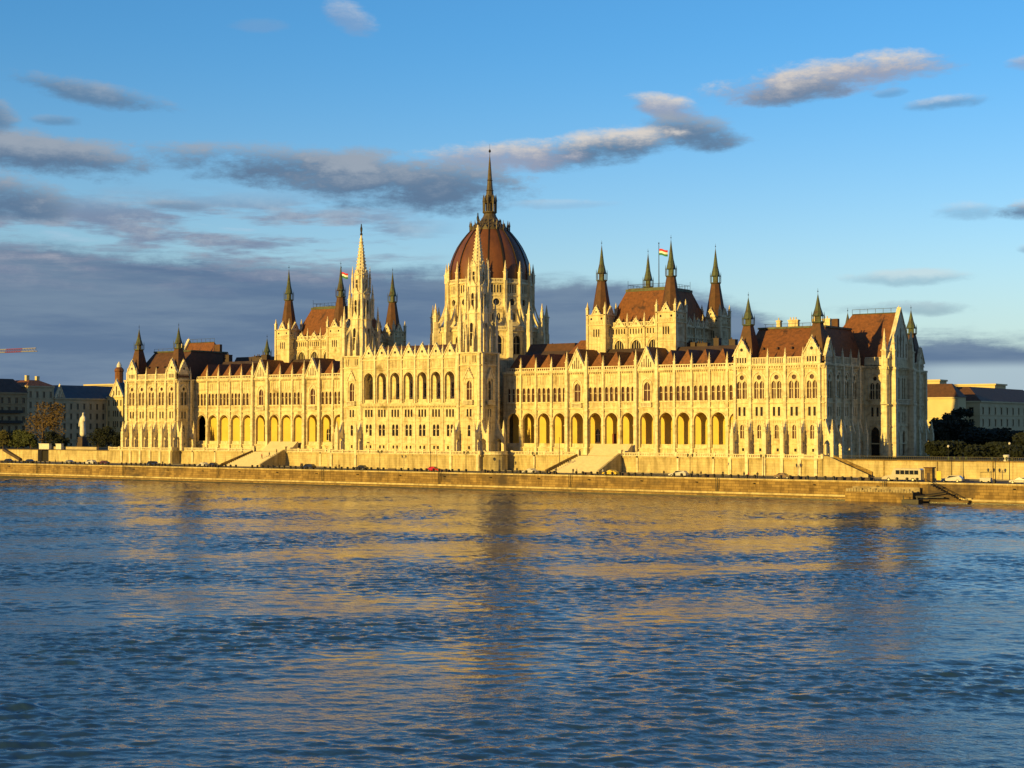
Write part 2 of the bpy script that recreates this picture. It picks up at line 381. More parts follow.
def corner_pavilion(m, back=False):
    """m = +1 south, -1 north; the river side pavilion with its five bays"""
    P = bpy.data.objects.new('corner_pavilion', None); COL.objects.link(P); P.parent = PAR; P.location = Vector((m*121, 12, ZF))-world_loc(PAR)
    west = F((0, 0), (m, 0), (0, -1))
    side = F((m*134, 0), (0, 1), (m, 0))
    inner = F((m*107.8, 0), (0, 1), (-m, 0))
    ts = [110.3+5.08*i for i in range(5)]
    b = MB()
    holes = pavilion_windows(P, west, ts)
    fwall(b, west, [(107.8, ZF), (134, ZF), (134, 33.7), (107.8, 33.7)], holes)
    # south / north flank
    sh = []
    if m > 0:
        sh = pavilion_windows(P, side, [3.6, 9.0, 14.4, 19.8], True)
    else:
        sh = []
    fwall(b, side, [(0, ZF), (26.5, ZF), (26.5, 33.7), (0, 33.7)], sh)
    ih = pavilion_windows(P, inner, [3.3], True) if m < 0 else []
    fwall(b, inner, [(0, ZF), (8.6, ZF), (8.6, 33.7), (0, 33.7)], ih)
    # string courses, blind tracery, floors
    for z, o in ((13.0, .18), (19.4, .2), (23.9, .3), (33.0, .3)):
        cornice(b, west, 107.8, 134.2, z, .28, o); cornice(b, side, -.2, 26.5, z, .28, o); cornice(b, inner, -.2, 8.6, z, .28, o)
    cornice(b, west, 107.4, 134.4, 34.0, .5, .55, .7); cornice(b, side, -.4, 26.5, 34.0, .5, .55, .7); cornice(b, inner, -.4, 8.6, 34.0, .5, .55, .7)
    for t in ts:
        blind(b, west, t-1.9, t+1.9, 31.6 if 0 else 32.1, 32.7); blind(b, west, t-1.7, t+1.7, 18.4, 19.0, .6)
    b.hex([(m*107.8, 0), (m*134, 0), (m*134, 26.5), (m*107.8, 26.5)], 33.72, 34.0)
    b.build('wall', M['stone'], P)
    for i in range(6):
        buttress(P, west, 107.95+5.08*i+(.45 if i == 0 else -.1 if i < 5 else -.5))
    for y in ((.6, 6.3, 11.7, 17.1, 22.5) if m > 0 else (.6, 6.2)):
        if m > 0: buttress(P, side, y, pin=(y != .6))
    if m < 0:
        for y in (.6, 6.3, 11.7): buttress(P, side, y, pin=False)
        buttress(P, inner, .6, pin=False); buttress(P, inner, 6.2)
    # parapet: balustrade in the three middle bays, gables over the corner bays
    for i in (1, 2, 3):
        balustrade(P, west, ts[i]-2.1, ts[i]+2.1, 34.0, 35.9, -.3, 0, .5)
    for i in (0, 4):
        t = ts[i]; g = MB()
        hs = [rect(t+(k-1.5)*.75, 34.5, 35.9, .45) for k in range(4)]
        fwall(g, west, [(t-2.3, 34.0), (t+2.3, 34.0), (t+2.3, 36.3), (t-2.3, 36.3)], hs, .4, .1)
        g.m = 1
        for h in hs: pane(g, west, h, -.25)
        g.build('parapet', [M['stone2'], M['glassdark']], P)
        gable(P, west, t, 4.7, 36.3, 40.6, .7, .1, rose=.45)
    for fr, a in ((side, [3.4, 9.0, 14.4, 19.8]), (inner, [3.3])):
        if (fr is side and m < 0) or (fr is inner and m > 0): continue
        for k, y in enumerate(a):
            if k == 0: gable(P, fr, y, 4.6, 36.0, 40.2, .7, .1, rose=.45); 
            balustrade(P, fr, y-2.3, y+2.3, 34.0, 36.0, -.3, 0, .6)
    # tiled mansard
    r = MB()
    base = [(m*109.0, 1.6), (m*132.8, 1.6), (m*132.8, 30), (m*109.0, 30)]
    top = [(m*110.5, 10), (m*130.0, 10), (m*130.0, 27), (m*110.5, 27)]
    r.hex(base, 34.3, 44.0, top)
    r.m = 1
    r.hex([(m*110.2, 9.7), (m*130.3, 9.7), (m*130.3, 27), (m*110.2, 27)], 44.0, 44.5)
    for q in range(9):
        x = m*(112.5+q*2.2); r.tube((x, 9.9, 44.5), (x, 9.9, 45.3), .05)
    r.tube((m*112, 9.9, 45.3), (m*130, 9.9, 45.3), .05)
    r.m = 2
    for q in range(4):          # little dormer vents on the river slope
        x = m*(114.5+q*4.2); r.hex([(x-.3, 4.0), (x+.3, 4.0), (x+.3, 5.4), (x-.3, 5.4)], 38.2, 38.8, [(x-.05, 4.3), (x+.05, 4.3), (x+.05, 5.6), (x-.05, 5.6)])
    r.build('roof', [M['tile'] if m > 0 else M['brownroof'], M['copper'], M['roofdark']], P)
    for x, y, w in ((114.6, 14, 1.1), (119, 14, 2.8), (125.3, 14, 1.3), (128.2, 15, 2.2)) if m > 0 else ((121, 14, 2.6),):
        c = MB(); c.box(m*x-w/2, m*x+w/2, y-.6, y+.6, 43.9, 46.6); c.box(m*x-w/2-.15, m*x+w/2+.15, y-.75, y+.75, 46.2, 46.5)
        for k in range(max(1, int(w/.8))): c.lathe(m*x-w/2+.4+k*.8, y, [(.2, 46.6), (.16, 47.3)], 8)
        c.build('chimney', M['stone'], P)
    for x in (110.6, 130.9):
        spire(P, m*x, 3.4, 34.6, 45.0, 46.8, 53.9, 5.9, tw=3.3)
    return P
CPS = corner_pavilion(1); CPN = corner_pavilion(-1)

# ------------------------------------------------------------------ end block: transverse roof, central projection, rear pavilion
def end_block(m):
    P = bpy.data.objects.new('end_block', None); COL.objects.link(P); P.parent = PAR; P.location = Vector((m*130, 45, ZF))-world_loc(PAR)
    b = MB()
    side = F((m*134, 26.5), (0, 1), (m, 0)); wf = F((0, 26.5), (m, 0), (0, -1)); face = F((m*140.6, 26.5), (0, 1), (m, 0))
    # recessed west facing flank of the projection with its tall portal
    hw = [arch(137.0, 9.4, 17.4, 2.5, 1.5, 5), rect(136.2, 20.2, 22.7, .7), rect(137.7, 20.2, 22.7, .7), arch(136.2, 24.9, 29.4, 1.2, 1.5, 4), arch(137.8, 24.9, 29.4, 1.2, 1.5, 4), circ(137.0, 30.5, .6)]
    fwall(b, wf, [(134, ZF), (140.6, ZF), (140.6, 36), (134, 36)], hw)
    hf = []
    ts = [3.2, 7.4, 11.6, 15.8]
    for t in ts: hf += [arch(t, 9.6, 16.4, 1.9, 1.5, 5), arch(t-.7, 18.6, 21.6, .8, 1.4, 3), arch(t+.7, 18.6, 21.6, .8, 1.4, 3), arch(t-.75, 24.6, 31.0, .95, 1.5, 4), arch(t+.75, 24.6, 31.0, .95, 1.5, 4)]
    fwall(b, face, [(0, ZF), (19, ZF), (19, 36), (0, 36)], hf)
    b.hex([(m*134, 45.5), (m*140.6, 45.5), (m*140.6, 45.4), (m*134, 45.4)], ZF, 36)
    b.hex([(m*134, 26.5), (m*140.6, 26.5), (m*140.6, 45.5), (m*134, 45.5)], 33.5, 33.8)
    for z, o in ((13.0, .18), (17.8, .2), (23.6, .4), (33.9, .5)):
        cornice(b, wf, 134, 140.8, z, .3, o, .8 if z > 30 else 0); cornice(b, face, -.2, 19.2, z, .3, o, .8 if z > 30 else 0)
    for i in range(5):
        blind(b, face, .3+i*4, 3.7+i*3.8, 31.6, 33.2, .7)
    b.build('wall', M['stone'], P)
    for h in (hw[:1],): window(P, wf, h, -.45, 'glassdark', bars=False, hood=arch(137.0, 9.4, 18.3, 3.4, 1.5, 6))
    window(P, wf, hw[1:3], gl='glassdark'); window(P, wf, hw[3:], gl='glassdark', hood=arch(137.0, 24.8, 31.7, 3.5, 1.3, 6))
    for i in range(len(ts)):
        window(P, face, hf[i*5:i*5+1], -.45, 'glassdark', bars=False); window(P, face, hf[i*5+1:i*5+3], gl='glassdark'); window(P, face, hf[i*5+3:i*5+5], gl='glassdark')
    balustrade(P, wf, 134.2, 139.6, 34.0, 36.4, -.3, 0, .5); balustrade(P, face, 2, 17, 23.6, 25.0, .5, .8, .6, 'balcony')
    # big gable with steep rakes; corner pinnacle towers
    gable(P, face, 9.5, 16.5, 36.01, 49.9, .9, .02, slots=5, rose=.9)
    for (x, y) in ((139.6, 27.0), (141.2, 29.5), (141.2, 42.5), (139.9, 45.0)):
        c = MB(); c.box(m*x-.9, m*x+.9, y-.9, y+.9, ZF, 33.5); c.box(m*x-1.1, m*x+1.1, y-1.1, y+1.1, 23.5, 24.0)
        c.box(m*x-1.1, m*x+1.1, y-1.1, y+1.1, 33.0, 33.6); pinn(c, m*x, y, 33.6, 44.2, 1.3, .42); c.build('corner_turret', M['stone2'], P)
    # transverse roof, ridge along the facade direction
    r = MB()
    r.m = 0
    x0, x1 = m*126.5, m*140.2
    r.add([(x0-m*8, 26.8, 34.2), (x1, 26.8, 34.2), (x1, 45.2, 34.2), (x0-m*8, 45.2, 34.2), (x0, 36, 48.9), (x1, 36, 48.9)],
          [(0,1,5,4), (2,3,4,5), (0,4,3), (1,2,5), (0,1,2,3)])
    r.m = 1; r.tube((x0, 36, 48.95), (x1, 36, 48.95), .16)
    for k in range(7): q = x0+(x1-x0)*k/6; r.tube((q, 36, 48.9), (q, 36, 50.3), .06)
    r.tube((x0, 36, 50.3), (x1, 36, 50.3), .05)
    r.build('roof', [M['tile'], M['copper']], P)
    c = MB(); c.box(m*122-1.4, m*122+1.4, 33, 34.2, 42, 47.8); c.build('chimney', M['brownroof'], P)
    # rear pavilion
    e = MB(); eh = []
    if m > 0:
        for t in (22.0, 27.0, 32.0, 37.0, 42.0): eh += [arch(t-.8, 24.9, 30.2, 1.1, 1.5, 4), arch(t+.8, 24.9, 30.2, 1.1, 1.5, 4), arch(t, 14, 18, 1.2, 1.4, 4), rect(t-.7, 20.2, 22.7, .7), rect(t+.7, 20.2, 22.7, .7)]
    fwall(e, side, [(19, ZF), (45.5, ZF), (45.5, 33.7), (19, 33.7)], eh)
    e.hex([(m*107, 45.5), (m*133.9, 45.5), (m*133.9, 72), (m*107, 72)], ZF, 33.6)
    cornice(e, side, 19, 45.9, 34.0, .5, .55, .7); cornice(e, side, 19, 45.8, 23.9, .3, .3); cornice(e, side, 19, 45.8, 13, .3, .2)
    e.build('wall', M['stone'], P)
    for i in range(0, len(eh), 5):
        window(P, side, eh[i:i+2], gl='glassdark'); window(P, side, eh[i+2:i+3], gl='glassdark'); window(P, side, eh[i+3:i+5], gl='glassdark')
    if m > 0:
        for y in (19.6, 24.5, 29.5, 34.5, 39.5, 45.0): buttress(P, side, y, pin=(y < 45))
        for y in (22, 42): gable(P, side, y, 4.6, 36.0, 40.2, .7, .1, rose=.45)
        for y in (22, 27, 32, 37, 42): balustrade(P, side, y-2.2, y+2.2, 34.0, 36.0, -.3, 0, .6)
    q = MB(); q.hex([(m*109, 47), (m*132.6, 47), (m*132.6, 70.4), (m*109, 70.4)], 34.2, 43.8, [(m*112, 50), (m*129, 50), (m*129, 62), (m*112, 62)])
    q.hex([(m*109, 27), (m*132.6, 27), (m*132.6, 47), (m*109, 47)], 33.75, 36)
    q.build('rear_roof', M['roofdark'], P)
    spire(P, m*131, 68.6, 35.0, 45.0, 46.8, 53.5, 5.9, tw=3.3); spire(P, m*111, 68.6, 35.0, 45.0, 46.8, 53.5, 5.9, tw=3.3)
end_block(1); end_block(-1)

# ------------------------------------------------------------------ gallery wings
def wing(m):
    P = bpy.data.objects.new('gallery_wing', None); COL.objects.link(P); P.parent = PAR; P.location = Vector((m*67, 14, ZF))-world_loc(PAR)
    f = F((0, 8.6), (m, 0), (0, -1)); T0, T1 = 25.5, 107.8
    cs = [29.3, 34.85, 40.4, 45.95, 52.2, 58.45, 64.0, 69.55, 75.8, 82.1, 87.65, 93.2, 98.75, 104.3]
    G = (52.2, 75.8)
    edges = []
    for c in cs:
        h = 3.4 if c in G else 2.775
        edges.append(c-h)
    edges.append(107.2)
    b = MB(); holes = []
    for c in cs:
        a = arch(c, 11.5, 21.5, 4.35, 1.12, 7); holes.append(a)
        if c in G: holes.append(arch(c, 24.8, 30.2, 2.1, 1.5, 5))
        else: holes += [arch(c+k*1.66, 24.8, 29.0, 1.0, 1.4, 4) for k in (-1, 0, 1)]
    fwall(b, f, [(T0, ZF), (T1, ZF), (T1, 33.9), (T0, 33.9)], holes, .8)
    for c in cs:
        ring(b, f, arch(c, 11.5, 21.5, 4.35, 1.12, 7), .32, 0.002, .28)
        if c not in G:
            blind(b, f, c-2.3, c+2.3, 30.0, 32.4, .79)
            for k in (-1, 0, 1): ring(b, f, arch(c+k*1.66, 24.8, 29.0, 1.0, 1.4, 4), .2, 0.002, .16)
        blind(b, f, c-2.3, c+2.3, 23.7, 24.5, .5)
        fbox(b, f, c-2.2, c+2.2, -.55, -.3, 11.5, 12.5)
    for z, h, o in ((11.4, .3, .35), (22.9, .35, .35), (24.6, .25, .25)): cornice(b, f, T0, T1, z, h, o)
    cornice(b, f, T0, T1, 33.9, .55, .6, .62)
    b.build('wall', M['stone'], P)
    for c in cs:
        if c in G: window(P, f, [arch(c, 24.8, 30.2, 2.1, 1.5, 5)], hood=arch(c, 24.8, 31.2, 2.9, 1.5, 5))
        else: window(P, f, [arch(c+k*1.66, 24.8, 29.0, 1.0, 1.4, 4) for k in (-1, 0, 1)])
    # arcade behind: back wall with doors and windows, floor, vault
    g = MB(); fb = F((0, 13.6), (m, 0), (0, -1)); bh = []
    rr = random.Random(3)
    doors = []; wins = []
    for i, c in enumerate(cs):
        if c in (64.0,) if m > 0 else c in (40.4,): doors.append(rect(c-2.2, 11.5, 15.4, 1.4))
        if m > 0 and c == 58.45 or m < 0 and c in (45.95, 34.85, 29.3, 52.2): wins.append(arch(c-2.4, 12.9, 16.8, 1.5, 1.3, 4))
    for x in (0,): fwall(g, fb, [(T0, 11.4), (T1, 11.4), (T1, 23.9), (T0, 23.9)], doors+wins, .4)
    cx = f.p(0, 0, 0)
    g.hex([(m*T0, 9.4), (m*T1, 9.4), (m*T1, 13.58), (m*T0, 13.58)], 11.1, 11.45)
    g.hex([(m*T0, 9.4), (m*T1, 9.4), (m*T1, 13.58), (m*T0, 13.58)], 22.0, 22.4)
    g.build('arcade', M['stone_in'], P)
    for h in wins: window(P, fb, [h], -.3, 'glassdark')
    for h in doors:
        d = MB(); pane(d, fb, h, -.3); d.m = 1; x = (h[0][0]+h[1][0])/2; fbox(d, fb, x-.04, x+.04, -.3, -.2, 11.5, 15.4); d.build('door', [M['door'], M['metal']], P)
    # piers, pinnacles
    for i, e in enumerate(edges):
        if e < 27.5 or e > 107: continue
        big = any(abs(e-(q+s*3.4)) < .5 for q in G for s in (-1, 1))
        w = 1.0 if big else .62; o = 1.0 if big else .5
        p = MB(); fbox(p, f, e-w/2, e+w/2, 0.003, o, ZF, 33.9)
        fbox(p, f, e-w/2-.1, e+w/2+.1, 0.003, o+.15, 21.8, 22.2); fbox(p, f, e-w/2-.1, e+w/2+.1, 0.003, o+.2, ZF, 11.5)
        fbox(p, f, e-w/2-.12, e+w/2+.12, 0.003, o+.3, 17.6, 17.9)
        p.build('pier', M['stone2'], P)
        q = f.p(e, o*.5-.1, 0); pinnacle(P, q[0], q[1], 33.9, 39.6 if big else 38.2, .85 if big else .62, .42)
    for c in G:
        gable(P, f, c, 5.9, 33.9, 39.9, .7, .35, slots=5, rose=0)
        balustrade(P, f, c-1.7, c+1.7, 23.0, 24.4, .35, .75, .45, 'balcony')
    for i, c in enumerate(cs):
        if c not in G: balustrade(P, f, c-2.4, c+2.4, 33.95, 35.0, .1, .35, .7)
    # steep tiled gablet roofs, one per bay, running back to the main roof
    r = MB()
    for c in cs:
        if c in G:
            r.m = 0
            x = [m*(c-2.9), m*(c+2.9)]
            r.add([(x[0], 8.9, 34), (x[1], 8.9, 34), (x[1], 22, 34), (x[0], 22, 34), (m*c, 8.9, 40.3), (m*c, 22, 40.3)], [(0,1,4), (1,2,5,4), (3,0,4,5), (2,3,5)])
            continue
        r.m = 0; h = 2.62
        x = [m*(c-h), m*(c+h)]
        r.add([(x[0], 9.2, 34.1), (x[1], 9.2, 34.1), (x[1], 21, 34.1), (x[0], 21, 34.1), (m*c, 11.3, 39.3), (m*c, 21, 39.3)], [(0,1,4), (1,2,5,4), (3,0,4,5), (2,3,5)])
    r.m = 1
    r.hex([(m*T0, 14.5), (m*T1, 14.5), (m*T1, 60), (m*T0, 60)], 33.8, 40.6, [(m*T0, 21), (m*T1, 21), (m*T1, 52), (m*T0, 52)])
    r.build('roof', [M['tile'], M['roofdark']], P)
    # clutter on the long roof
    rr = random.Random(11+m)
    for k in range(9):
        x = m*rr.uniform(80, 106) if k < 6 else m*rr.uniform(30, 48); y = rr.uniform(22, 34); h = rr.uniform(1.0, 2.8); w = rr.uniform(.8, 2.0)
        c = MB(); c.box(x-w, x+w, y-.9, y+.9, 40.6, 40.6+h); c.box(x-w-.12, x+w+.12, y-1, y+1, 40.4+h, 40.55+h)
        for q in range(int(w*2)): c.lathe(x-w+.4+q*.7, y, [(.2, 40.6+h), (.15, 41.2+h)], 6)
        c.build('chimney', M['roofdark'], P)
    d = MB(); d.m = 0
    if m > 0:
        d.add([(40.0, 15, 35), (52, 15, 35), (52, 30, 35), (40, 30, 35), (45, 21.5, 43.6), (51, 21.5, 43.6)], [(0,1,5,4), (1,2,5), (2,3,4,5), (3,0,4)])
        d.m = 1; d.hex([(25.5, 18), (45, 18), (45, 40), (25.5, 40)], 36, 43.0, [(25.5, 23), (42, 23), (42, 40), (25.5, 40)])
        d.build('cross_roof', [M['tile'], M['brownroof']], P)
    # rear volume
    e = MB(); e.hex([(m*T0, 14.0), (m*T1, 14.0), (m*T1, 62), (m*T0, 62)], ZF, 33.75); e.build('rear_wing', M['stone'], P)
    if m < 0: spire(P, -86, 30, 40, 44.5, 45.5, 51.5, 2.2, ('roofdark', 'copper', 'metal'))
wing(1); wing(-1)

# ------------------------------------------------------------------ central block between the two stone towers
def central_block():
    P = bpy.data.objects.new('central_block', None); COL.objects.link(P); P.parent = PAR; P.location = Vector((0, 2, ZF))-world_loc(PAR)
    f = F((0, -5.5), (1, 0), (0, -1)); cs = [-15.9+5.3*i for i in range(7)]
    b = MB(); holes = []; W = 18.9
    for c in cs:
        holes += [arch(c, 24.9, 34.1, 3.7, 1.12, 7)]
        holes += [rect(c+k*1.15, 20.4, 22.7, .7) for k in (-1, 0, 1)]
        holes += [arch(c+k*.72, 14.6, 18.2, 1.0, 1.3, 4) for k in (-1, 1)]
        holes += [rect(c+k*.75, 10.7, 11.7, .7) for k in (-1, 1)]
    fwall(b, f, [(-W, ZF), (W, ZF), (W, 38.9), (-W, 38.9)], holes, .8)
    for c in cs:
        ring(b, f, arch(c, 24.9, 34.1, 3.7, 1.12, 7), .3, 0.002, .25)
        blind(b, f, c-2.3, c+2.3, 35.4, 37.6, .57)
        fbox(b, f, c-1.9, c+1.9, -.55, -.3, 24.9, 25.8)
    for z, h, o in ((12.4, .3, .2), (19.2, .22, .15), (24.6, .6, .6), (35.2, .3, .3), (38.2, .35, .4)): cornice(b, f, -W, W, z, h, o)
    cornice(b, f, -W, W, 24.0, .25, .45, .6)
    fb = F((0, -1.6), (1, 0), (0, -1)); bh = [arch(c-1.5+k*.75, 26.6, 31.0, .85, 1.4, 4) for c in cs for k in (-.6, .6)]
    fwall(b, fb, [(-W, 24.5), (W, 24.5), (W, 35.5), (-W, 35.5)], bh, .3)
    b.hex([(-W, -4.7), (W, -4.7), (W, -1.6), (-W, -1.6)], 24.4, 24.6); b.hex([(-W, -4.7), (W, -4.7), (W, -1.6), (-W, -1.6)], 34.6, 34.9)
    b.build('wall', M['stone'], P)
    for i, c in enumerate(cs):
        window(P, f, [rect(c+k*1.15, 20.4, 22.7, .7) for k in (-1, 0, 1)], gl='glassdark', bars=False)
        window(P, f, [arch(c+k*.72, 14.6, 18.2, 1.0, 1.3, 4) for k in (-1, 1)], gl='glassdark')
        window(P, f, [rect(c+k*.75, 10.7, 11.7, .7) for k in (-1, 1)], gl='glassdark', bars=False)
        window(P, fb, bh[i*2:i*2+2], -.25)
        gable(P, f, c, 4.1, 38.91, 42.3, .6, .15, rose=.42)
    for i in range(8):
        e = -18.55+5.3*i; p = MB(); fbox(p, f, e-.3, e+.3, 0.003, .45, 24.6, 38.9); fbox(p, f, e-.16, e+.16, 0.003, .22, ZF, 24)
        p.build('pier', M['stone2'], P); pinnacle(P, e, -5.6, 38.9, 42.6, .55)
    r = MB(); r.add([(-W, -4.7, 38.2), (W, -4.7, 38.2), (W, 16, 38.2), (-W, 16, 38.2), (-W, 4.5, 42.8), (W, 4.5, 42.8)], [(0,1,5,4), (2,3,4,5), (0,4,3), (1,2,5)])
    r.build('roof', M['brownroof'], P)
    e = MB(); e.hex([(-19, -1.2), (19, -1.2), (25.4, 62), (-25.4, 62)], ZF, 38.0); e.build('rear_wall', M['stone'], P)
central_block()

def facade_tower(m):
    X, Y, H = m*22.95, -1.05, 4.35
    P = bpy.data.objects.new('facade_tower', None); COL.objects.link(P); P.parent = PAR; P.location = Vector((X, Y, ZF))-world_loc(PAR)
    fr = {'w': F((X, Y-H), (1, 0), (0, -1)), 'e': F((X, Y+H), (1, 0), (0, 1)), 's': F((X+H, Y), (0, 1), (1, 0)), 'n': F((X-H, Y), (0, 1), (-1, 0))}
    b = MB()
    for k, f in fr.items():
        a1 = [arch(0, 25.4, 31.2, 1.9, 1.5, 5)]; a2 = [rect(q, 20.4, 22.7, .65) for q in (-.6, .6)]; a3 = [arch(0, 14.6, 18.0, 1.0, 1.4, 4)]; a4 = [rect(0, 10.7, 11.7, .7)]
        a5 = [rect(q, 36.6, 38.6, .42) for q in (-2.2, -1.5, 1.5, 2.2)]
        fwall(b, f, [(-H, ZF), (H, ZF), (H, 39.6), (-H, 39.6)], a1+a2+a3+a4+a5)
        if k in 'ws':
            g = 'glass' if k == 'w' else 'glassdark'
            window(P, f, a1, gl=g, hood=arch(0, 25.4, 32.6, 2.9, 1.5, 5)); window(P, f, a2, gl='glassdark'); window(P, f, a3, gl='glassdark'); window(P, f, a4, gl='glassdark', bars=False); window(P, f, a5, gl='glassdark', bars=False)
            gable(P, f, 0, 3.0, 31.8, 34.4, .35, .4, rose=0, name='window_gable')
            balustrade(P, f, -1.7, 1.7, 24.0, 25.4, .35, .9, .4, 'balcony')
        for z, h, o in ((12.4, .3, .2), (19.2, .22, .2), (23.6, .3, .3), (35.9, .35, .4), (39.6, .4, .55)): cornice(b, f, -H-.3, H+.3, z, h, o)
        blind(b, f, -2.6, 2.6, 36.2, 39.0, .52)
    b.box(X-H, X+H, Y-H, Y+H, 39.4, 39.62)
    b.build('wall', M['stone'], P)
    for k, f in fr.items():
        if k not in 'ws' and not (k == 'n' and m < 0): continue
        for t in (-H+.5, H-.5): buttress(P, f, t, 1.0, 2.9, 22, 39.5, 43, pin=False)
    # diminishing octagonal stages
    def oct_stage(z0, z1, r, w0, wz, pz, pr, ptop, pw):
        c = MB(); n = 8
        for i in range(n):
            a0 = PI/8+i*PI/4; a1 = a0+PI/4
            p0 = (X+r*math.cos(a0), Y+r*math.sin(a0)); p1 = (X+r*math.cos(a1), Y+r*math.sin(a1)); L = math.hypot(p1[0]-p0[0], p1[1]-p0[1])
            u = ((p1[0]-p0[0])/L, (p1[1]-p0[1])/L); ff = F(p0, u, (u[1], -u[0]))
            h = arch(L/2, wz[0], wz[1], w0, 1.5, 4)
            fwall(c, ff, [(0, z0), (L, z0), (L, z1), (0, z1)], [h], .35); ring(c, ff, h, .14, 0.002, .16)
            cornice(c, ff, 0, L, z1, .35, .3); cornice(c, ff, 0, L, (z0+z1)/2, .15, .12)
            c.m = 1; pane(c, ff, h, -.33); c.m = 0
            fpoly(c, ff, [(.1, z1), (L-.1, z1), (L/2, z1+L*.9)], -.25, .05)
            fbox(c, ff, -.15, .15, -.1, .22, z0, z1+.4)
        c.lathe(X, Y, [(r*.97, z1-.1), (r*.6, z1+.3)], 8, PI/8)
        c.build('octagon_stage', [M['stone2'], M['glassdark']], P)
        for i in range(len(pr)):
            pass
    oct_stage(39.6, 51.5, 3.35, 1.15, (41.5, 48.5), 0, [], 0, 0)
    oct_stage(51.5, 59.6, 2.75, .95, (52.8, 57.4), 0, [], 0, 0)
    oct_stage(59.6, 65.6, 2.15, .75, (60.5, 63.9), 0, [], 0, 0)
    for i in range(4):
        a = PI/4+i*PI/2; cx, cy = math.cos(a), math.sin(a)
        for r, z0, z1, w in ((5.3, 39.6, 55.5, 1.15), (3.6, 51.5, 62.5, .8), (2.75, 59.6, 68.2, .55)):
            pinnacle(P, X+cx*r, Y+cy*r, z0, z1, w, .55)
        # struts from the corner pinnacles to the octagon
        s = MB()
        s.extr([(X+cx*5.0, Y+cy*5.0, 45.6), (X+cx*5.0, Y+cy*5.0, 46.6), (X+cx*2.9, Y+cy*2.9, 50.4), (X+cx*2.9, Y+cy*2.9, 48.8)], (-cy*.35, cx*.35, 0))
        s.build('flying_buttress', M['stone2'], P)
        a = i*PI/2; cx, cy = math.cos(a), math.sin(a)
        for r, z0, z1, w in ((4.0, 39.6, 47.5, .6), (3.1, 51.5, 58.5, .5)):
            pinnacle(P, X+cx*r+cy*1.3, Y+cy*r-cx*1.3, z0, z1, w); pinnacle(P, X+cx*r-cy*1.3, Y+cy*r+cx*1.3, z0, z1, w)
    s = MB(); s.lathe(X, Y, [(1.95, 65.6), (1.75, 66.2), (.22, 78.2)], 8, PI/8)
    for i in range(8):
        a = PI/8+i*PI/4
        for k in range(11):
            q = k/11; r = 1.78*(1-q)+.24*q; z = 66.6+q*11.2; x, y = X+r*math.cos(a), Y+r*math.sin(a)
            s.box(x-.13, x+.13, y-.13, y+.13, z-.14, z+.22)
    s.build('stone_spire', M['stone2'], P)
    t = MB(); t.lathe(X, Y, [(.35, 78.0), (.42, 78.5), (.2, 78.8), (.32, 79.4), (.4, 80.1), (.22, 80.8), (.16, 81.0), (.2, 81.3), (.05, 81.7)], 8); t.build('finial', M['metal'], P)
facade_tower(1); facade_tower(-1)

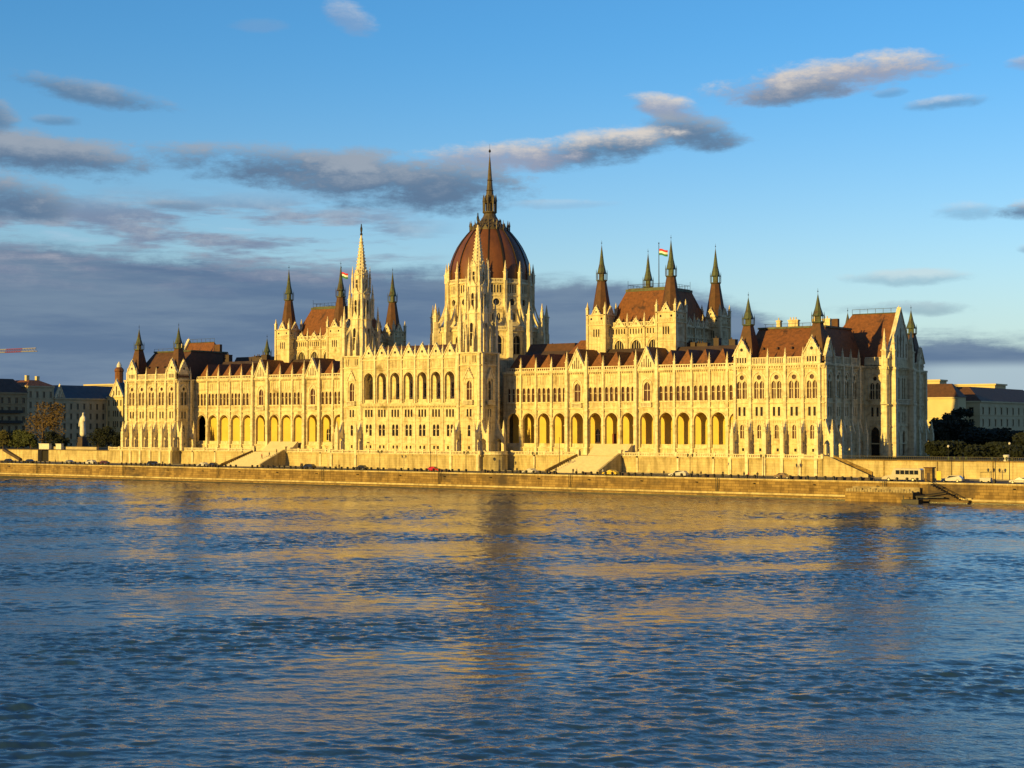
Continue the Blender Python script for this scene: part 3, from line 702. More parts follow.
# ------------------------------------------------------------------ chambers
def chamber(m):
    a, b_, y1, y2 = 52.1, 76.0, 22.3, 49.8
    P = bpy.data.objects.new('chamber_block', None); COL.objects.link(P); P.parent = PAR; P.location = Vector((m*64, 36, 33))-world_loc(PAR)
    xl, xr = (a, b_) if m > 0 else (-b_, -a)
    FR = [F((0, y1), (1, 0), (0, -1)), F((0, y2), (1, 0), (0, 1)), F((xr, 0), (0, 1), (1, 0)), F((xl, 0), (0, 1), (-1, 0))]
    rng = [(xl, xr), (xl, xr), (y1, y2), (y1, y2)]
    w = MB()
    for i, (f, (t0, t1)) in enumerate(zip(FR, rng)):
        t0 += 3.1; t1 -= 3.1; n = 3 if i < 2 else 4; st = (t1-t0)/n
        hs = []; big = []
        for k in range(n):
            c = t0+st*(k+.5); bg = arch(c, 37.0, 43.2, 3.2, 1.3, 6); big.append(bg); hs.append(bg)
            hs += [rect(c+q, 45.0, 46.6, .42) for q in (-1.9, -.95, 0, .95, 1.9)]
        fwall(w, f, [(t0, 33), (t1, 33), (t1, 47.3), (t0, 47.3)], hs)
        for k in range(n):
            c = t0+st*(k+.5)
            if i in (0, 2):
                window(P, f, [big[k]], gl='glassdark', hood=arch(c, 37, 43.8, 3.7, 1.3, 6)); window(P, f, hs[k*6+1:k*6+6], gl='glassdark', bars=False)
                gable(P, f, c, 3.2, 47.3, 49.3, .5, .1, rose=.4)
            for q in (-.8, 0, .8): fbox(w, f, c+q-.07, c+q+.07, -.4, -.2, 37, 42.6)
            fbox(w, f, c-st/2-.3, c-st/2+.3, 0.002, .5, 33, 47.3)
            if i in (0, 2):
                q = f.p(c-st/2, .1, 0); pinnacle(P, q[0], q[1], 47.3, 51.4, .55)
                q = f.p(c+st/4*0+st/2, .1, 0)
                balustrade(P, f, c-st/2+.3, c+st/2-.3, 47.3, 48.6, -.25, 0, .55)
        for z, o in ((44.2, .35), (47.3, .5)): cornice(w, f, t0, t1, z, .35, o)
    w.build('wall', M['stone'], P)
    for (x, y) in ((xl, y1), (xr, y1), (xl, y2), (xr, y2)):
        h = 3.1; t = MB(); vis = y == y1 or x == xr
        for f, vn in ((F((x, y-h), (1, 0), (0, -1)), 1), (F((x+h, y), (0, 1), (1, 0)), 1), (F((x, y+h), (1, 0), (0, 1)), 0), (F((x-h, y), (0, 1), (-1, 0)), 0)):
            hs = [rect(q, 44.3, 46.6, .45) for q in (-.85, 0, .85)]; h2 = [arch(0, 49.2, 51.4, 1.0, 1.5, 4), circ(-1.8, 49.7, .35), circ(1.8, 49.7, .35)]
            fwall(t, f, [(-h, 33), (h, 33), (h, 51.0), (-h, 51.0)], hs+[q for q in h2 if max(p[1] for p in q) < 50.9])
            if vis and vn: window(P, f, hs, gl='glassdark', bars=False)
            for z, o in ((42.5, .2), (48.0, .4), (51.0, .35)): cornice(t, f, -h-.2, h+.2, z, .3, o)
            if vn: gable(P, f, 0, 2.6, 51.01, 53.0, .5, .1, rose=.3)
            blind(t, f, -2.6, 2.6, 48.1, 48.9, .5)
        t.box(x-h, x+h, y-h, y+h, 50.7, 51.01)
        for sx in (-1, 1):
            for sy in (-1, 1): t.box(x+sx*h-.35, x+sx*h+.35, y+sy*h-.35, y+sy*h+.35, 33, 51)
        t.build('corner_tower', M['stone'], P)
        for sx in (-1, 1):
            for sy in (-1, 1): pinnacle(P, x+sx*h, y+sy*h, 51, 54.8, .75)
        spire(P, x, y, 50.9, 61.5, 63.8, 73.6, 5.9, ('brownroof', 'copper', 'metal'), ns=8)
    r = MB()
    r.hex([(xl+1, y1+1), (xr-1, y1+1), (xr-1, y2-1), (xl+1, y2-1)], 47.4, 58.2, [(xl+4.6, y1+6.5), (xr-4.6, y1+6.5), (xr-4.6, y2-6.5), (xl+4.6, y2-6.5)])
    r.m = 1
    r.hex([(xl+4.5, y1+6.4), (xr-4.5, y1+6.4), (xr-4.5, y2-6.4), (xl+4.5, y2-6.4)], 58.2, 58.95)
    r.hex([(xl+5.2, y1+6.9), (xr-5.2, y1+6.9), (xr-5.2, y2-6.9), (xl+5.2, y2-6.9)], 58.95, 59.2)
    r.m = 2
    for (p, q) in (((xl+5, y1+7), (xr-5, y1+7)), ((xr-5, y1+7), (xr-5, y2-7)), ((xl+5, y1+7), (xl+5, y2-7)), ((xl+5, y2-7), (xr-5, y2-7))):
        r.tube((*p, 60.3), (*q, 60.3), .05); n = 8
        for k in range(n+1): r.tube((p[0]+(q[0]-p[0])*k/n, p[1]+(q[1]-p[1])*k/n, 59), (p[0]+(q[0]-p[0])*k/n, p[1]+(q[1]-p[1])*k/n, 60.3 if k % 8 else 61.6), .05)
    r.build('roof', [M['tile'] , M['copper'], M['metal']], P)
    # flag standing on the roof
    fl = thing('flag', 'red white and green flag on a pole %s of the dome' % ('right' if m > 0 else 'left'), 'flag', (m*64, 36, 58.9), 0, 'flags over the two chambers')
    p = MB(); p.tube((m*64, 36, 58.9), (m*64, 36, 73.0), .16, .09, 8); p.lathe(m*64, 36, [(.08, 73.0), (.22, 73.2), (.08, 73.5)], 8); p.build('pole', M['metal'], fl)
    c = MB(); n = 10
    for j, mi in enumerate((2, 1, 0)):
        c.m = mi
        for k in range(n):
            def q(k, z): 
                s = k/n; return (m*64+.15+s*2.8, 36+.35*math.sin(s*7)*s, 69.6+z*.85-.55*s+.12*math.sin(s*6))
            z0, z1 = j*.75, j*.75+.75
            g = [q(k, z0), q(k+1, z0), q(k+1, z1), q(k, z1)]
            c.extr(g, (0, .03, 0))
    c.build('cloth', [M['redf'], M['whitef'], M['greenf']], fl)
chamber(1); chamber(-1)

# ------------------------------------------------------------------ the dome
def dome():
    X, Y = 0, 36.5; N = 16
    P = bpy.data.objects.new('dome', None); COL.objects.link(P); P.parent = PAR; P.location = Vector((X, Y, 38))-world_loc(PAR)
    def ringpts(r, i, off=0): a = (i+off)*2*PI/N+PI/N; return (X+r*math.cos(a), Y+r*math.sin(a)), a
    RD = 13.75
    w = MB()
    for i in range(N):
        p0, _ = ringpts(RD, i); p1, _ = ringpts(RD, i+1); L = math.hypot(p1[0]-p0[0], p1[1]-p0[1]); u = ((p1[0]-p0[0])/L, (p1[1]-p0[1])/L)
        f = F(p0, u, (u[1], -u[0])); c = L/2
        sl = [rect(c+q*.95, 60.2, 62.8, .5) for q in (-1.5, -.5, .5, 1.5)]; ro = [circ(c, 57.3, 1.1, 12)]; lo = [arch(c-.8, 44, 53.8, 1.1, 1.5, 4), arch(c+.8, 44, 53.8, 1.1, 1.5, 4)]
        fwall(w, f, [(0, 38), (L, 38), (L, 63.6), (0, 63.6)], sl+ro+lo, .5)
        window(P, f, sl+ro, -.45, 'glassdark', bars=False); window(P, f, lo, -.45, 'glassdark')
        for z, o in ((55.3, .25), (59.5, .3), (63.6, .45)): cornice(w, f, 0, L, z, .35, o)
        ring(w, f, ro[0], .25, 0.002, .2)
        balustrade(P, f, .5, L-.5, 63.6, 64.8, .05, .3, .5)
        fbox(w, f, -.45, .45, -.2, .9, 38, 64.2)
        q = f.p(0, .45, 0); pinnacle(P, q[0], q[1], 64.2, 70.6, .95, .4)
    w.lathe(X, Y, [(RD-.1, 63.3), (RD-.3, 63.7)], N, PI/N)
    w.build('drum', M['stone'], P)
    # lower ring with free standing piers and flyers
    RL = 19.0; l = MB()
    for i in range(N):
        p0, a0 = ringpts(RL-2.2, i); p1, _ = ringpts(RL-2.2, i+1); L = math.hypot(p1[0]-p0[0], p1[1]-p0[1]); u = ((p1[0]-p0[0])/L, (p1[1]-p0[1])/L)
        f = F(p0, u, (u[1], -u[0])); h = arch(L/2, 40.5, 46.5, 2.6, 1.2, 5)
        fwall(l, f, [(0, 36), (L, 36), (L, 48.2), (0, 48.2)], [h], .6); ring(l, f, h, .3, 0.002, .25); cornice(l, f, 0, L, 48.2, .4, .4)
        window(P, f, [h], -.5, 'glassdark'); balustrade(P, f, .4, L-.4, 48.2, 49.4, -.1, .2, .5)
        q0, _ = ringpts(RD-.3, i); q1, _ = ringpts(RD-.3, i+1)
        l.face((*p0, 48.2), (*p1, 48.2), (*q1, 51.5), (*q0, 51.5))
        # pier
        c, s = math.cos(a0), math.sin(a0); pr = MB()
        rr = RL+.2; tx, ty = -s*.6, c*.6
        def rp(r, z, k): return (X+r*c+k*tx, Y+r*s+k*ty, z)
        pr.hex([rp(rr-2.3, 0, -1)[:2], rp(rr+.3, 0, -1)[:2], rp(rr+.3, 0, 1)[:2], rp(rr-2.3, 0, 1)[:2]], 36, 47.6)
        pr.hex([rp(rr-1.3, 0, -1)[:2], rp(rr+.1, 0, -1)[:2], rp(rr+.1, 0, 1)[:2], rp(rr-1.3, 0, 1)[:2]], 47.6, 51.2)
        pr.build('pier', M['stone2'], P)
        pinnacle(P, X+(rr-.6)*c, Y+(rr-.6)*s, 51.2, 57.2, 1.15, .3)
        fb = MB(); out = []
        K = 6; R0, R1 = RD+.5, rr-1.2
        up = [(R0+(R1-R0)*k/K, 58.8-(58.8-50.6)*(math.sin(k/K*PI/2))**.9) for k in range(K+1)]
        dn = [(R0+(R1-R0)*k/K, 55.6-(55.6-47.8)*(1-math.cos(k/K*PI/2))**1.1-0*k) for k in range(K+1)]
        for k in range(K):
            (ra, za), (rb, zb) = up[k], up[k+1]; lo_a, lo_b = min(dn[k][1], za-.9), min(dn[k+1][1], zb-.9)
            lo_a, lo_b = za-1.5+.5*abs(k/K-.5), zb-1.5+.5*abs((k+1)/K-.5)
            q = [rp(ra, lo_a, -.45), rp(rb, lo_b, -.45), rp(rb, zb, -.45), rp(ra, za, -.45)]
            fb.extr(q, (tx*.9, ty*.9, 0))
        fb.build('flying_buttress', M['stone2'], P)
    l.build('lower_ring', M['stone'], P)
    # ribbed shell
    prof = [(13.2, 63.6), (13.4, 65.4), (13.35, 67.2), (13.0, 69.4), (12.45, 71.5), (11.6, 73.7), (10.45, 76.0), (9.0, 78.2), (7.3, 80.3), (5.9, 81.8)]
    d = MB(); d.smooth = True
    for i in range(N):
        K = 4; pts = []; 
        for j, (r, z) in enumerate(prof):
            for k in range(K+1):
                a = PI/N+(i+k/K)*2*PI/N; e = r*(1+.012*math.sin(k/K*PI)); pts.append((X+e*math.cos(a), Y+e*math.sin(a), z))
        d.add(pts, [(j*(K+1)+k, j*(K+1)+k+1, (j+1)*(K+1)+k+1, (j+1)*(K+1)+k) for j in range(len(prof)-1) for k in range(K)])
    o = d.build('shell', M['dometile'], P)
    for i in range(N):
        rb = MB(); a = PI/N+i*2*PI/N; c, s = math.cos(a), math.sin(a)
        for j in range(len(prof)-1):
            (r0, z0), (r1, z1) = prof[j], prof[j+1]; wd = .17 if i % 2 else .26
            q = [(X+(r0-.1)*c, Y+(r0-.1)*s, z0), (X+(r0+.28)*c, Y+(r0+.28)*s, z0+.12), (X+(r1+.28)*c, Y+(r1+.28)*s, z1+.12), (X+(r1-.1)*c, Y+(r1-.1)*s, z1)]
            rb.extr([(p[0]+s*wd, p[1]-c*wd, p[2]) for p in q], (-2*s*wd, 2*c*wd, 0))
        rb.build('rib', M['domerib'], P)
    # crown of gablets, concave cap, lantern, needle
    cr = MB(); cr.lathe(X, Y, [(6.2, 81.2), (6.45, 81.9), (5.6, 82.6), (4.1, 83.8), (2.9, 85.1), (2.15, 86.4), (1.95, 87.1), (2.35, 87.5), (2.4, 87.8), (1.4, 87.9)], N, PI/N)
    for i in range(N):
        a = i*2*PI/N; c, s = math.cos(a), math.sin(a)
        cr.extr([(X+6.35*c+s*.95, Y+6.35*s-c*.95, 81.4), (X+6.35*c-s*.95, Y+6.35*s+c*.95, 81.4), (X+6.2*c, Y+6.2*s, 83.2)], (-c*.5, -s*.5, 0))
        a = PI/N+i*2*PI/N; c, s = math.cos(a), math.sin(a)
        cr.lathe(X+6.5*c, Y+6.5*s, [(.2, 81.4), (.2, 82.8), (.32, 82.9), (.04, 84.6)], 4, a)
        for (r, z) in ((4.9, 83.2), (3.6, 84.5)): cr.lathe(X+r*c, Y+r*s, [(.25, z-.5), (.26, z+.1), (.04, z+.9)], 4, a)
    cr.build('crown', M['domecap'], P)
    la = MB(); la.lathe(X, Y, [(1.0, 87.8), (1.0, 90.8), (1.75, 91.4), (1.4, 92.6), (1.0, 95.6), (.68, 99.5), (.36, 103.8), (.1, 106.2)], 8, PI/8)
    for i in range(8):
        a = PI/8+i*PI/4; c, s = math.cos(a), math.sin(a)
        la.tube((X+1.9*c, Y+1.9*s, 87.7), (X+1.85*c, Y+1.85*s, 91.2), .2)
        la.lathe(X+2.15*c, Y+2.15*s, [(.24, 87.8), (.26, 91.0), (.36, 91.2), (.03, 93.6)], 4, a)
        la.extr([(X+1.75*c+s*.6, Y+1.75*s-c*.6, 90.6), (X+1.75*c-s*.6, Y+1.75*s+c*.6, 90.6), (X+1.6*c, Y+1.6*s, 93.2)], (-.3*c, -.3*s, 0))
    for z, r in ((94.8, 1.35), (98.2, 1.0)): la.lathe(X, Y, [(r*.7, z-.3), (r, z), (r*.65, z+.3)], 8)
    la.build('lantern', M['domecap'], P)
    fi = MB(); fi.lathe(X, Y, [(.1, 106.0), (.06, 107.2), (.3, 107.5), (.42, 107.8), (.3, 108.1), (.03, 108.5)], 8); fi.tube((X, Y, 108), (X, Y, 110.2), .06, .03)
    fi.build('finial', M['metal'], P)
m_, nt_, b_ = nodes('dome_tile')
f_ = noise_tex(nt_, coord(nt_, (1,1,.3)), .35, 5, .65)
nt_.links.new(ramp(nt_, f_, [(.3, (.10,.038,.013)), (.7, (.19,.068,.022))]), b_.inputs['Base Color']); b_.inputs['Roughness'].default_value = .5
bump(nt_, b_, noise_tex(nt_, coord(nt_), 6, 3), .3, .08); M['dometile'] = m_
dome()
# ------------------------------------------------------------------ ground, river, quay
def wavy(nt, v, sc, st):
    mp = nt.nodes.new('ShaderNodeMapping'); mp.inputs['Scale'].default_value = st; mp.inputs['Rotation'].default_value = (0, 0, R(33))
    nt.links.new(v, mp.inputs['Vector']); return noise_tex(nt, mp.outputs['Vector'], sc, 3, .55)
def mathn(nt, op, a, b=None, c=None, clamp=False):
    n = nt.nodes.new('ShaderNodeMath'); n.operation = op; n.use_clamp = clamp
    for i, v in enumerate((a, b, c)):
        if v is None: continue
        if isinstance(v, (int, float)): n.inputs[i].default_value = v
        else: nt.links.new(v, n.inputs[i])
    return n.outputs[0]
m, nt, b = nodes('river_water')
g = nt.nodes.new('ShaderNodeNewGeometry').outputs['Position']
big = wavy(nt, g, .045, (1, 2.2, 1)); mid = wavy(nt, g, .24, (1, 2.0, 1)); sml = wavy(nt, g, .85, (1, 1.7, 1)); fine = wavy(nt, g, 2.6, (1, 1.4, 1))
patch = wavy(nt, g, .03, (.7, 1.8, 1))
amp = mathn(nt, 'MULTIPLY_ADD', patch, 3.2, -.7)
amp = mathn(nt, 'MAXIMUM', amp, .35)
h = mathn(nt, 'MULTIPLY', mid, WAVE_MID); h2 = mathn(nt, 'MULTIPLY', sml, WAVE_SML); h3 = mathn(nt, 'MULTIPLY', fine, WAVE_FINE)
hs = mathn(nt, 'MULTIPLY', mathn(nt, 'ADD', h2, h3), amp)
ht = hs
bn = nt.nodes.new('ShaderNodeBump'); bn.inputs['Strength'].default_value = 1; bn.inputs['Distance'].default_value = 1
nt.links.new(ht, bn.inputs['Height']); nt.links.new(bn.outputs['Normal'], b.inputs['Normal'])
b.inputs['Base Color'].default_value = (.026, .064, .118, 1); b.inputs['Roughness'].default_value = .09; b.inputs['IOR'].default_value = 1.33
M['water'] = m
import numpy as np
def river():
    # waves: a sum of sine trains with random headings; finely meshed where the river is seen, flat sheet beyond
    rng = np.random.RandomState(4)
    ox, oy = 307.8+.5775*60, -386-.8164*60
    nr, na = 1250, 800
    r = 118*np.exp(np.linspace(0, math.log(620/118), nr)); a0 = math.atan2(.8164, -.5775)
    an = a0+np.linspace(-.44, .44, na)
    Rr, A = np.meshgrid(r, an, indexing='ij'); X = ox+Rr*np.cos(A); Y = oy+Rr*np.sin(A)
    Z = np.zeros_like(X)
    amp = np.zeros_like(X)
    for k in range(14):      # slow patchy gusts that strengthen or calm the ripples
        lam = rng.uniform(18, 70); th = a0+rng.normal(0, .5); ph = rng.uniform(0, 6.28)
        amp += np.sin(2*PI/lam*(X*math.cos(th)+Y*math.sin(th))+ph+1.5*np.sin((X*math.sin(th)-Y*math.cos(th))/lam*2.1+ph*3))
    amp = np.clip(1.03+.20*amp, .48, 1.7)
    N = 110
    for k in range(N):
        lam = .48*(6.5/.48)**(k/(N-1.0))*rng.uniform(.9, 1.1); th = a0+rng.normal(0, .62); ph = rng.uniform(0, 6.28)
        s = WAVE_SLOPE*math.sqrt(2.0/N)*(1.3 if lam < 1.6 else .9 if lam < 3.2 else .5); c = s*lam/(2*PI)
        q = 2*PI/lam*(X*math.cos(th)+Y*math.sin(th))+ph+.9*np.sin((X*math.sin(th)-Y*math.cos(th))*2*PI/(lam*rng.uniform(3, 7))+ph*2)
        w_ = c*(np.sin(q)+.22*np.sin(2*q+1.3))
        Z += w_*(amp if lam < 5 else .5+.5*amp)
    edge = np.minimum(np.clip((Rr-118)/6, 0, 1), np.clip((.44-np.abs(A-a0))/.02, 0, 1)); Z *= edge
    keep = Y < -27.5
    V = np.stack([X, Y, Z], -1).reshape(-1, 3).astype('f')
    i = np.arange(nr*na).reshape(nr, na)
    quads = np.stack([i[:-1, :-1], i[1:, :-1], i[1:, 1:], i[:-1, 1:]], -1).reshape(-1, 4)
    kq = (keep[:-1, :-1] & keep[1:, :-1] & keep[1:, 1:] & keep[:-1, 1:]).reshape(-1)
    quads = quads[kq]; used = np.unique(quads); mp_ = -np.ones(nr*na, int); mp_[used] = np.arange(len(used)); V = V[used]; quads = mp_[quads]
    nv = len(V); V = np.concatenate([V, np.array([(-9000, -3000, -.45), (9000, -3000, -.45), (9000, -20, -.45), (-9000, -20, -.45)], 'f')]); quads = np.concatenate([quads, [[nv, nv+1, nv+2, nv+3]]])
    me = bpy.data.meshes.new('river'); me.vertices.add(len(V)); me.vertices.foreach_set('co', V.ravel())
    me.loops.add(quads.size); me.loops.foreach_set('vertex_index', quads.ravel().astype('i'))
    me.polygons.add(len(quads)); me.polygons.foreach_set('loop_start', np.arange(0, quads.size, 4, dtype='i')); me.polygons.foreach_set('use_smooth', np.ones(len(quads), bool))
    me.update(calc_edges=True); me.validate(); me.materials.append(M['water'])
    o = bpy.data.objects.new('river', me); COL.objects.link(o); return struct(o)
river()
w = MB(); w.face((-9000, 2.95, 6.2), (9000, 2.95, 6.2), (9000, 20000, 6.2), (-9000, 20000, 6.2)); struct(w.build('ground', M['earth']))
w = MB(); w.hex([(-900, -28), (900, -28), (900, 2.9), (-900, 2.9)], 3.2, 4.5); struct(w.build('road', M['asphalt']))
w = MB(); w.hex([(-900, -4.5), (900, -4.5), (900, 2.88), (-900, 2.88)], 4.45, 4.62); struct(w.build('pavement', M['paving']))
w = MB(); w.hex([(-900, -16.1), (900, -16.1), (900, -15.95), (-900, -15.95)], 4.45, 4.506); struct(w.build('road_marking', M['white']))
w = MB(); w.hex([(136, 1.6), (420, 1.6), (420, 400), (136, 400)], 6.0, 8.72); struct(w.build('embankment_lawn', M['earth']))
w = MB(); w.hex([(-420, 2.94), (-139.6, 2.94), (-139.6, 400), (-420, 400)], 6.0, 8.7); struct(w.build('embankment_lawn', M['earth']))
# the quay
Q = thing('stone_quay', 'long rough brown stone quay wall with pale kerb along the water', 'quay wall', (0, -28, 0))
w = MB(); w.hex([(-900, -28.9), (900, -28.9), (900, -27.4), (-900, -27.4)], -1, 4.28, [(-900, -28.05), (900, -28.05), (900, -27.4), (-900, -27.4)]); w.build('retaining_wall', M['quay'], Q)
w = MB(); w.hex([(-900, -28.25), (900, -28.25), (900, -27.2), (-900, -27.2)], 4.28, 4.62); w.build('kerb', M['base'], Q)
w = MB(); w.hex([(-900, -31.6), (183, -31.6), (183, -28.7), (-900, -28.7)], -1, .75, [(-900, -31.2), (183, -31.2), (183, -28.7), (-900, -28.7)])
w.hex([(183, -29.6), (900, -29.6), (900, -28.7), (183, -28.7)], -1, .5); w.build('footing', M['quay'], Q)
w = MB(); w.hex([(-900, -29.2), (183, -29.2), (183, -28.6), (-900, -28.6)], .78, 1.25); w.hex([(183, -29.3), (900, -29.3), (900, -28.6), (183, -28.6)], .52, .95); w.build('step', M['base'], Q)
M['wall_dull'] = mottled('weathered_landing_stone', (.22, .17, .09), (.46, .38, .22), .9, .9, 3, .5)
M['wet'] = mottled('wet_algae_stone', (.03,.03,.015), (.06,.055,.03), .8, .4)
w = MB(); w.hex([(-900, -31.75), (183, -31.75), (183, -31.35), (-900, -31.35)], -1, .30); w.hex([(183, -29.8), (900, -29.8), (900, -29.45), (183, -29.45)], -1, .28); w.build('tide_line', M['wet'], Q)
for k in range(26):
    x = -210+k*16.1; w = MB(); w.lathe(x, -28.62, [(.28, 3.4), (.32, 3.5), (.28, 3.6)], 8); w.build('mooring_ring', M['metal'], Q)
for k in range(9):
    x = -190+k*44.0; w = MB()
    for dx in (-.28, .28): w.box(x+dx-.05, x+dx+.05, -28.95, -28.85, 1.2, 4.8)
    for j in range(9): w.box(x-.28, x+.28, -28.94, -28.87, 1.4+j*.38, 1.46+j*.38)
    w.build('ladder', M['metal'], Q)
# rough lower landing with parapet stones
L = thing('landing_platform', 'rough stone landing platform with broken pale parapet low on the quay', 'landing', (162, -31, 0))
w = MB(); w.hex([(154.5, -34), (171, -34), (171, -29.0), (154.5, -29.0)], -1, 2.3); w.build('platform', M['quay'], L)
rr = random.Random(5); w = MB()
for k in range(24):
    x = 154.7+k*.68; w.box(x, x+.58, -34.05, -33.4, 2.31, 2.7+rr.random()*.5)
w.hex([(154.5, -29.6), (171, -29.6), (171, -29.05), (154.5, -29.05)], 2.31, 3.4); w.build('parapet', M['wall_dull'], L)
ST = thing('quay_staircase', 'dark stone steps and sloping iron handrail descending the quay to the water', 'staircase', (177, -30, 0))
w = MB()
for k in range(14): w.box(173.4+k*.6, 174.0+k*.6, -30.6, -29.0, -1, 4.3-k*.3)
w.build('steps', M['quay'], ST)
w = MB(); w.tube((173, -30.6, 5.3), (182, -30.6, 1.1), .08)
for k in range(8): x = 173.4+k*1.15; z = 5.1-(x-173.4)*.465; w.tube((x, -30.6, z-1.0), (x, -30.6, z), .05)
w.build('handrail', M['metal'], ST)
GW = thing('gangway', 'dark iron gangway sloping from the quay down to a small float', 'gangway', (172, -32, 0))
w = MB(); w.hex([(171.3, -33.2), (171.3, -31.8), (178, -31.8), (178, -33.2)], 1.3, 1.5, [(171.3, -33.2), (171.3, -31.8), (178, -31.8), (178, -33.2)])
w.tube((171.3, -33.2, 1.5), (178.5, -32.6, 2.6), .16); w.build('walkway', M['metal'], GW)
w = MB(); w.hex([(169.5, -37), (173.5, -37), (173.5, -34.1), (169.5, -34.1)], -.4, .9); w.box(169.8, 170.0, -36.8, -36.6, .9, 1.8); w.box(173, 173.2, -36.8, -36.6, .9, 1.8); w.build('float', M['metal'], GW)

# ------------------------------------------------------------------ terrace walls of the parliament
TW = thing('terrace_wall', 'yellow masonry terrace wall with balustrade and piers under the parliament', 'retaining wall', (0, 0, 4.5))
solids = [('wall', [(-139.5, -2.5), (-107.3, -2.5), (-107.3, 1.3), (-139.5, 1.3)]), ('wall', [(107.3, -2.5), (134.6, -2.5), (134.6, 1.3), (107.3, 1.3)]),
          ('wall', [(-29.2, -8.5), (29.2, -8.5), (29.2, 1.3), (-29.2, 1.3)])]
for n, pl in solids:
    w = MB(); w.hex(pl, 4.3, 9.19); w.build(n, M['base'], TW)
w = MB(); w.hex([(-139.5, 1.302), (136, 1.302), (136, 75), (-139.5, 75)], 4.3, 9.2); w.build('wall', M['base'], TW)
for m in (-1, 1):
    w = MB(); w.lathe(m*29.4, -2.6, [(4.6, 4.3), (4.6, 8.9), (4.8, 9.0), (4.8, 9.25)], 24); w.build('bastion', M['base'], TW)
    w = MB(); w.lathe(m*29.4, -2.6, [(4.75, 9.25), (4.75, 9.4), (4.55, 9.4), (4.55, 10.0), (4.75, 10.0), (4.75, 10.2), (4.2, 10.2)], 24, cap=False); w.build('balustrade', M['stone2'], TW)
def coping(f, t0, t1, posts):
    b = MB(); fbox(b, f, t0, t1, 0.003, .3, 8.75, 9.22); fbox(b, f, t0, t1, 0.003, .15, 4.5, 5.2); b.build('moulding', M['base'], TW)
    balustrade(TW, f, t0, t1, 9.22, 10.2, -.2, .12, .55, 'balustrade', post=posts, mat='stone2')
F1 = F((0, -2.5), (1, 0), (0, -1)); F2 = F((0, 1.3), (1, 0), (0, -1)); F3 = F((0, -8.5), (1, 0), (0, -1))
coping(F1, -139.5, -107.3, 5.1); coping(F1, 107.3, 134.6, 5.1); coping(F3, -29.2, 29.2, 5.3)
for a, c in ((-107.2, -71.5), (-57.5, -33.9), (33.9, 57.5), (71.5, 107.2)): coping(F2, a, c, 5.6)
for fr, t0, t1 in ((F((-107.3, 0), (0, 1), (1, 0)), -2.5, 1.3), (F((29.2, 0), (0, 1), (1, 0)), -8.5, -6), (F((134.6, 0), (0, 1), (1, 0)), -2.5, 1.3), (F((107.3, 0), (0, 1), (-1, 0)), -2.5, 1.3)): coping(fr, t0, t1, 3.8)
def pil(f, t, o=.3, w=.7, z=9.2):
    b = MB(); fbox(b, f, t-w/2, t+w/2, 0.003, o, 4.5, z); b.build('pilaster', M['stone2'], TW)
for k in range(6):
    for m in (-1, 1): pil(F1, m*(107.95+5.08*k+(.1 if k == 0 else -.5 if k == 5 else 0)), .45, .9)
for t in (-28.6, -18.6, 18.6, 28.6): pil(F3, t, .4, .9)
for t in (42, 77, 90, 101): pil(F2, t, .3, .6); pil(F2, -t, .3, .6)
# river stairs in front of the wings
for m in (-1, 1):
    SS = thing('river_staircase', 'broad pale stone flight of steps below the %s gallery of the parliament' % ('right hand' if m > 0 else 'left hand'), 'staircase', (m*64, -4, 4.5), 0, 'river stairs of the parliament')
    w = MB(); n = 15
    xa0, xa1 = (57.8, 71.2) if m > 0 else (-71.2, -57.8)
    for k in range(n):
        y0 = -10.2+k*(11.4/n); fl = 3.2*(1-k/n)
        w.box(xa0-fl, xa1, y0, 1.29, 4.4+k*4.7/n, 4.4+(k+1)*4.7/n)
    w.build('steps', M['stair'], SS)
    w = MB()
    w.extr([(xa1, -10.9, 4.5), (xa1, 1.28, 4.5), (xa1, 1.28, 10.3), (xa1, -10.9, 5.3)], (.7, 0, 0)); w.build('side_wall', M['base'], SS)
    w = MB()
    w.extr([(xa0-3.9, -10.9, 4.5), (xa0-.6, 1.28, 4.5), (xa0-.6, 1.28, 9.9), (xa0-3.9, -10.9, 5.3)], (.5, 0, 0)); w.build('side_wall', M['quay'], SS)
    w = MB()
    for k in range(9): w.box(xa0+2, xa1+1, 2.4+k*.45, 6.6, 9.2+k*.36, 9.2+(k+1)*.36)
    w.build('upper_steps', M['stair'], SS)
    for x in (xa0-.4, xa1+.4):
        w = MB(); w.box(x-.45, x+.45, .5, 1.4, 9.2, 10.7); w.box(x-.6, x+.6, .35, 1.55, 10.7, 10.95); w.build('end_post', M['stone2'], SS)
# side stair at the south corner and the long wall beyond
ES = thing('side_staircase', 'narrow stairway running down along the yellow wall from the right corner of the parliament terrace', 'staircase', (140, -1, 4.5))
w = MB()
for k in range(14): w.box(135+k*.8, 135.8+k*.8, -2.0, .55, 4.4, 9.1-(k+.5)*.33)
w.build('steps', M['stair'], ES)
w = MB(); w.extr([(134.7, -2.4, 4.5), (147, -2.4, 4.5), (147, -2.4, 5.3), (136, -2.4, 9.9), (134.7, -2.4, 9.9)], (0, .4, 0)); w.build('side_wall', M['base'], ES)
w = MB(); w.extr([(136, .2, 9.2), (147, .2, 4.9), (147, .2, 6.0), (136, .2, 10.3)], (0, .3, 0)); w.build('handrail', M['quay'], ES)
RW = thing('embankment_wall', 'long smooth yellow retaining wall with dark iron railing right of the parliament', 'retaining wall', (250, 1, 4.5))
w = MB(); w.hex([(136.002, .7), (420, .7), (420, 1.58), (136.002, 1.58)], 4.3, 8.8); w.build('wall', M['base'], RW)
w = MB(); w.hex([(136.5, .5), (420, .5), (420, 1.8), (136.5, 1.8)], 8.8, 9.05)
w.build('coping', M['quay'], RW)
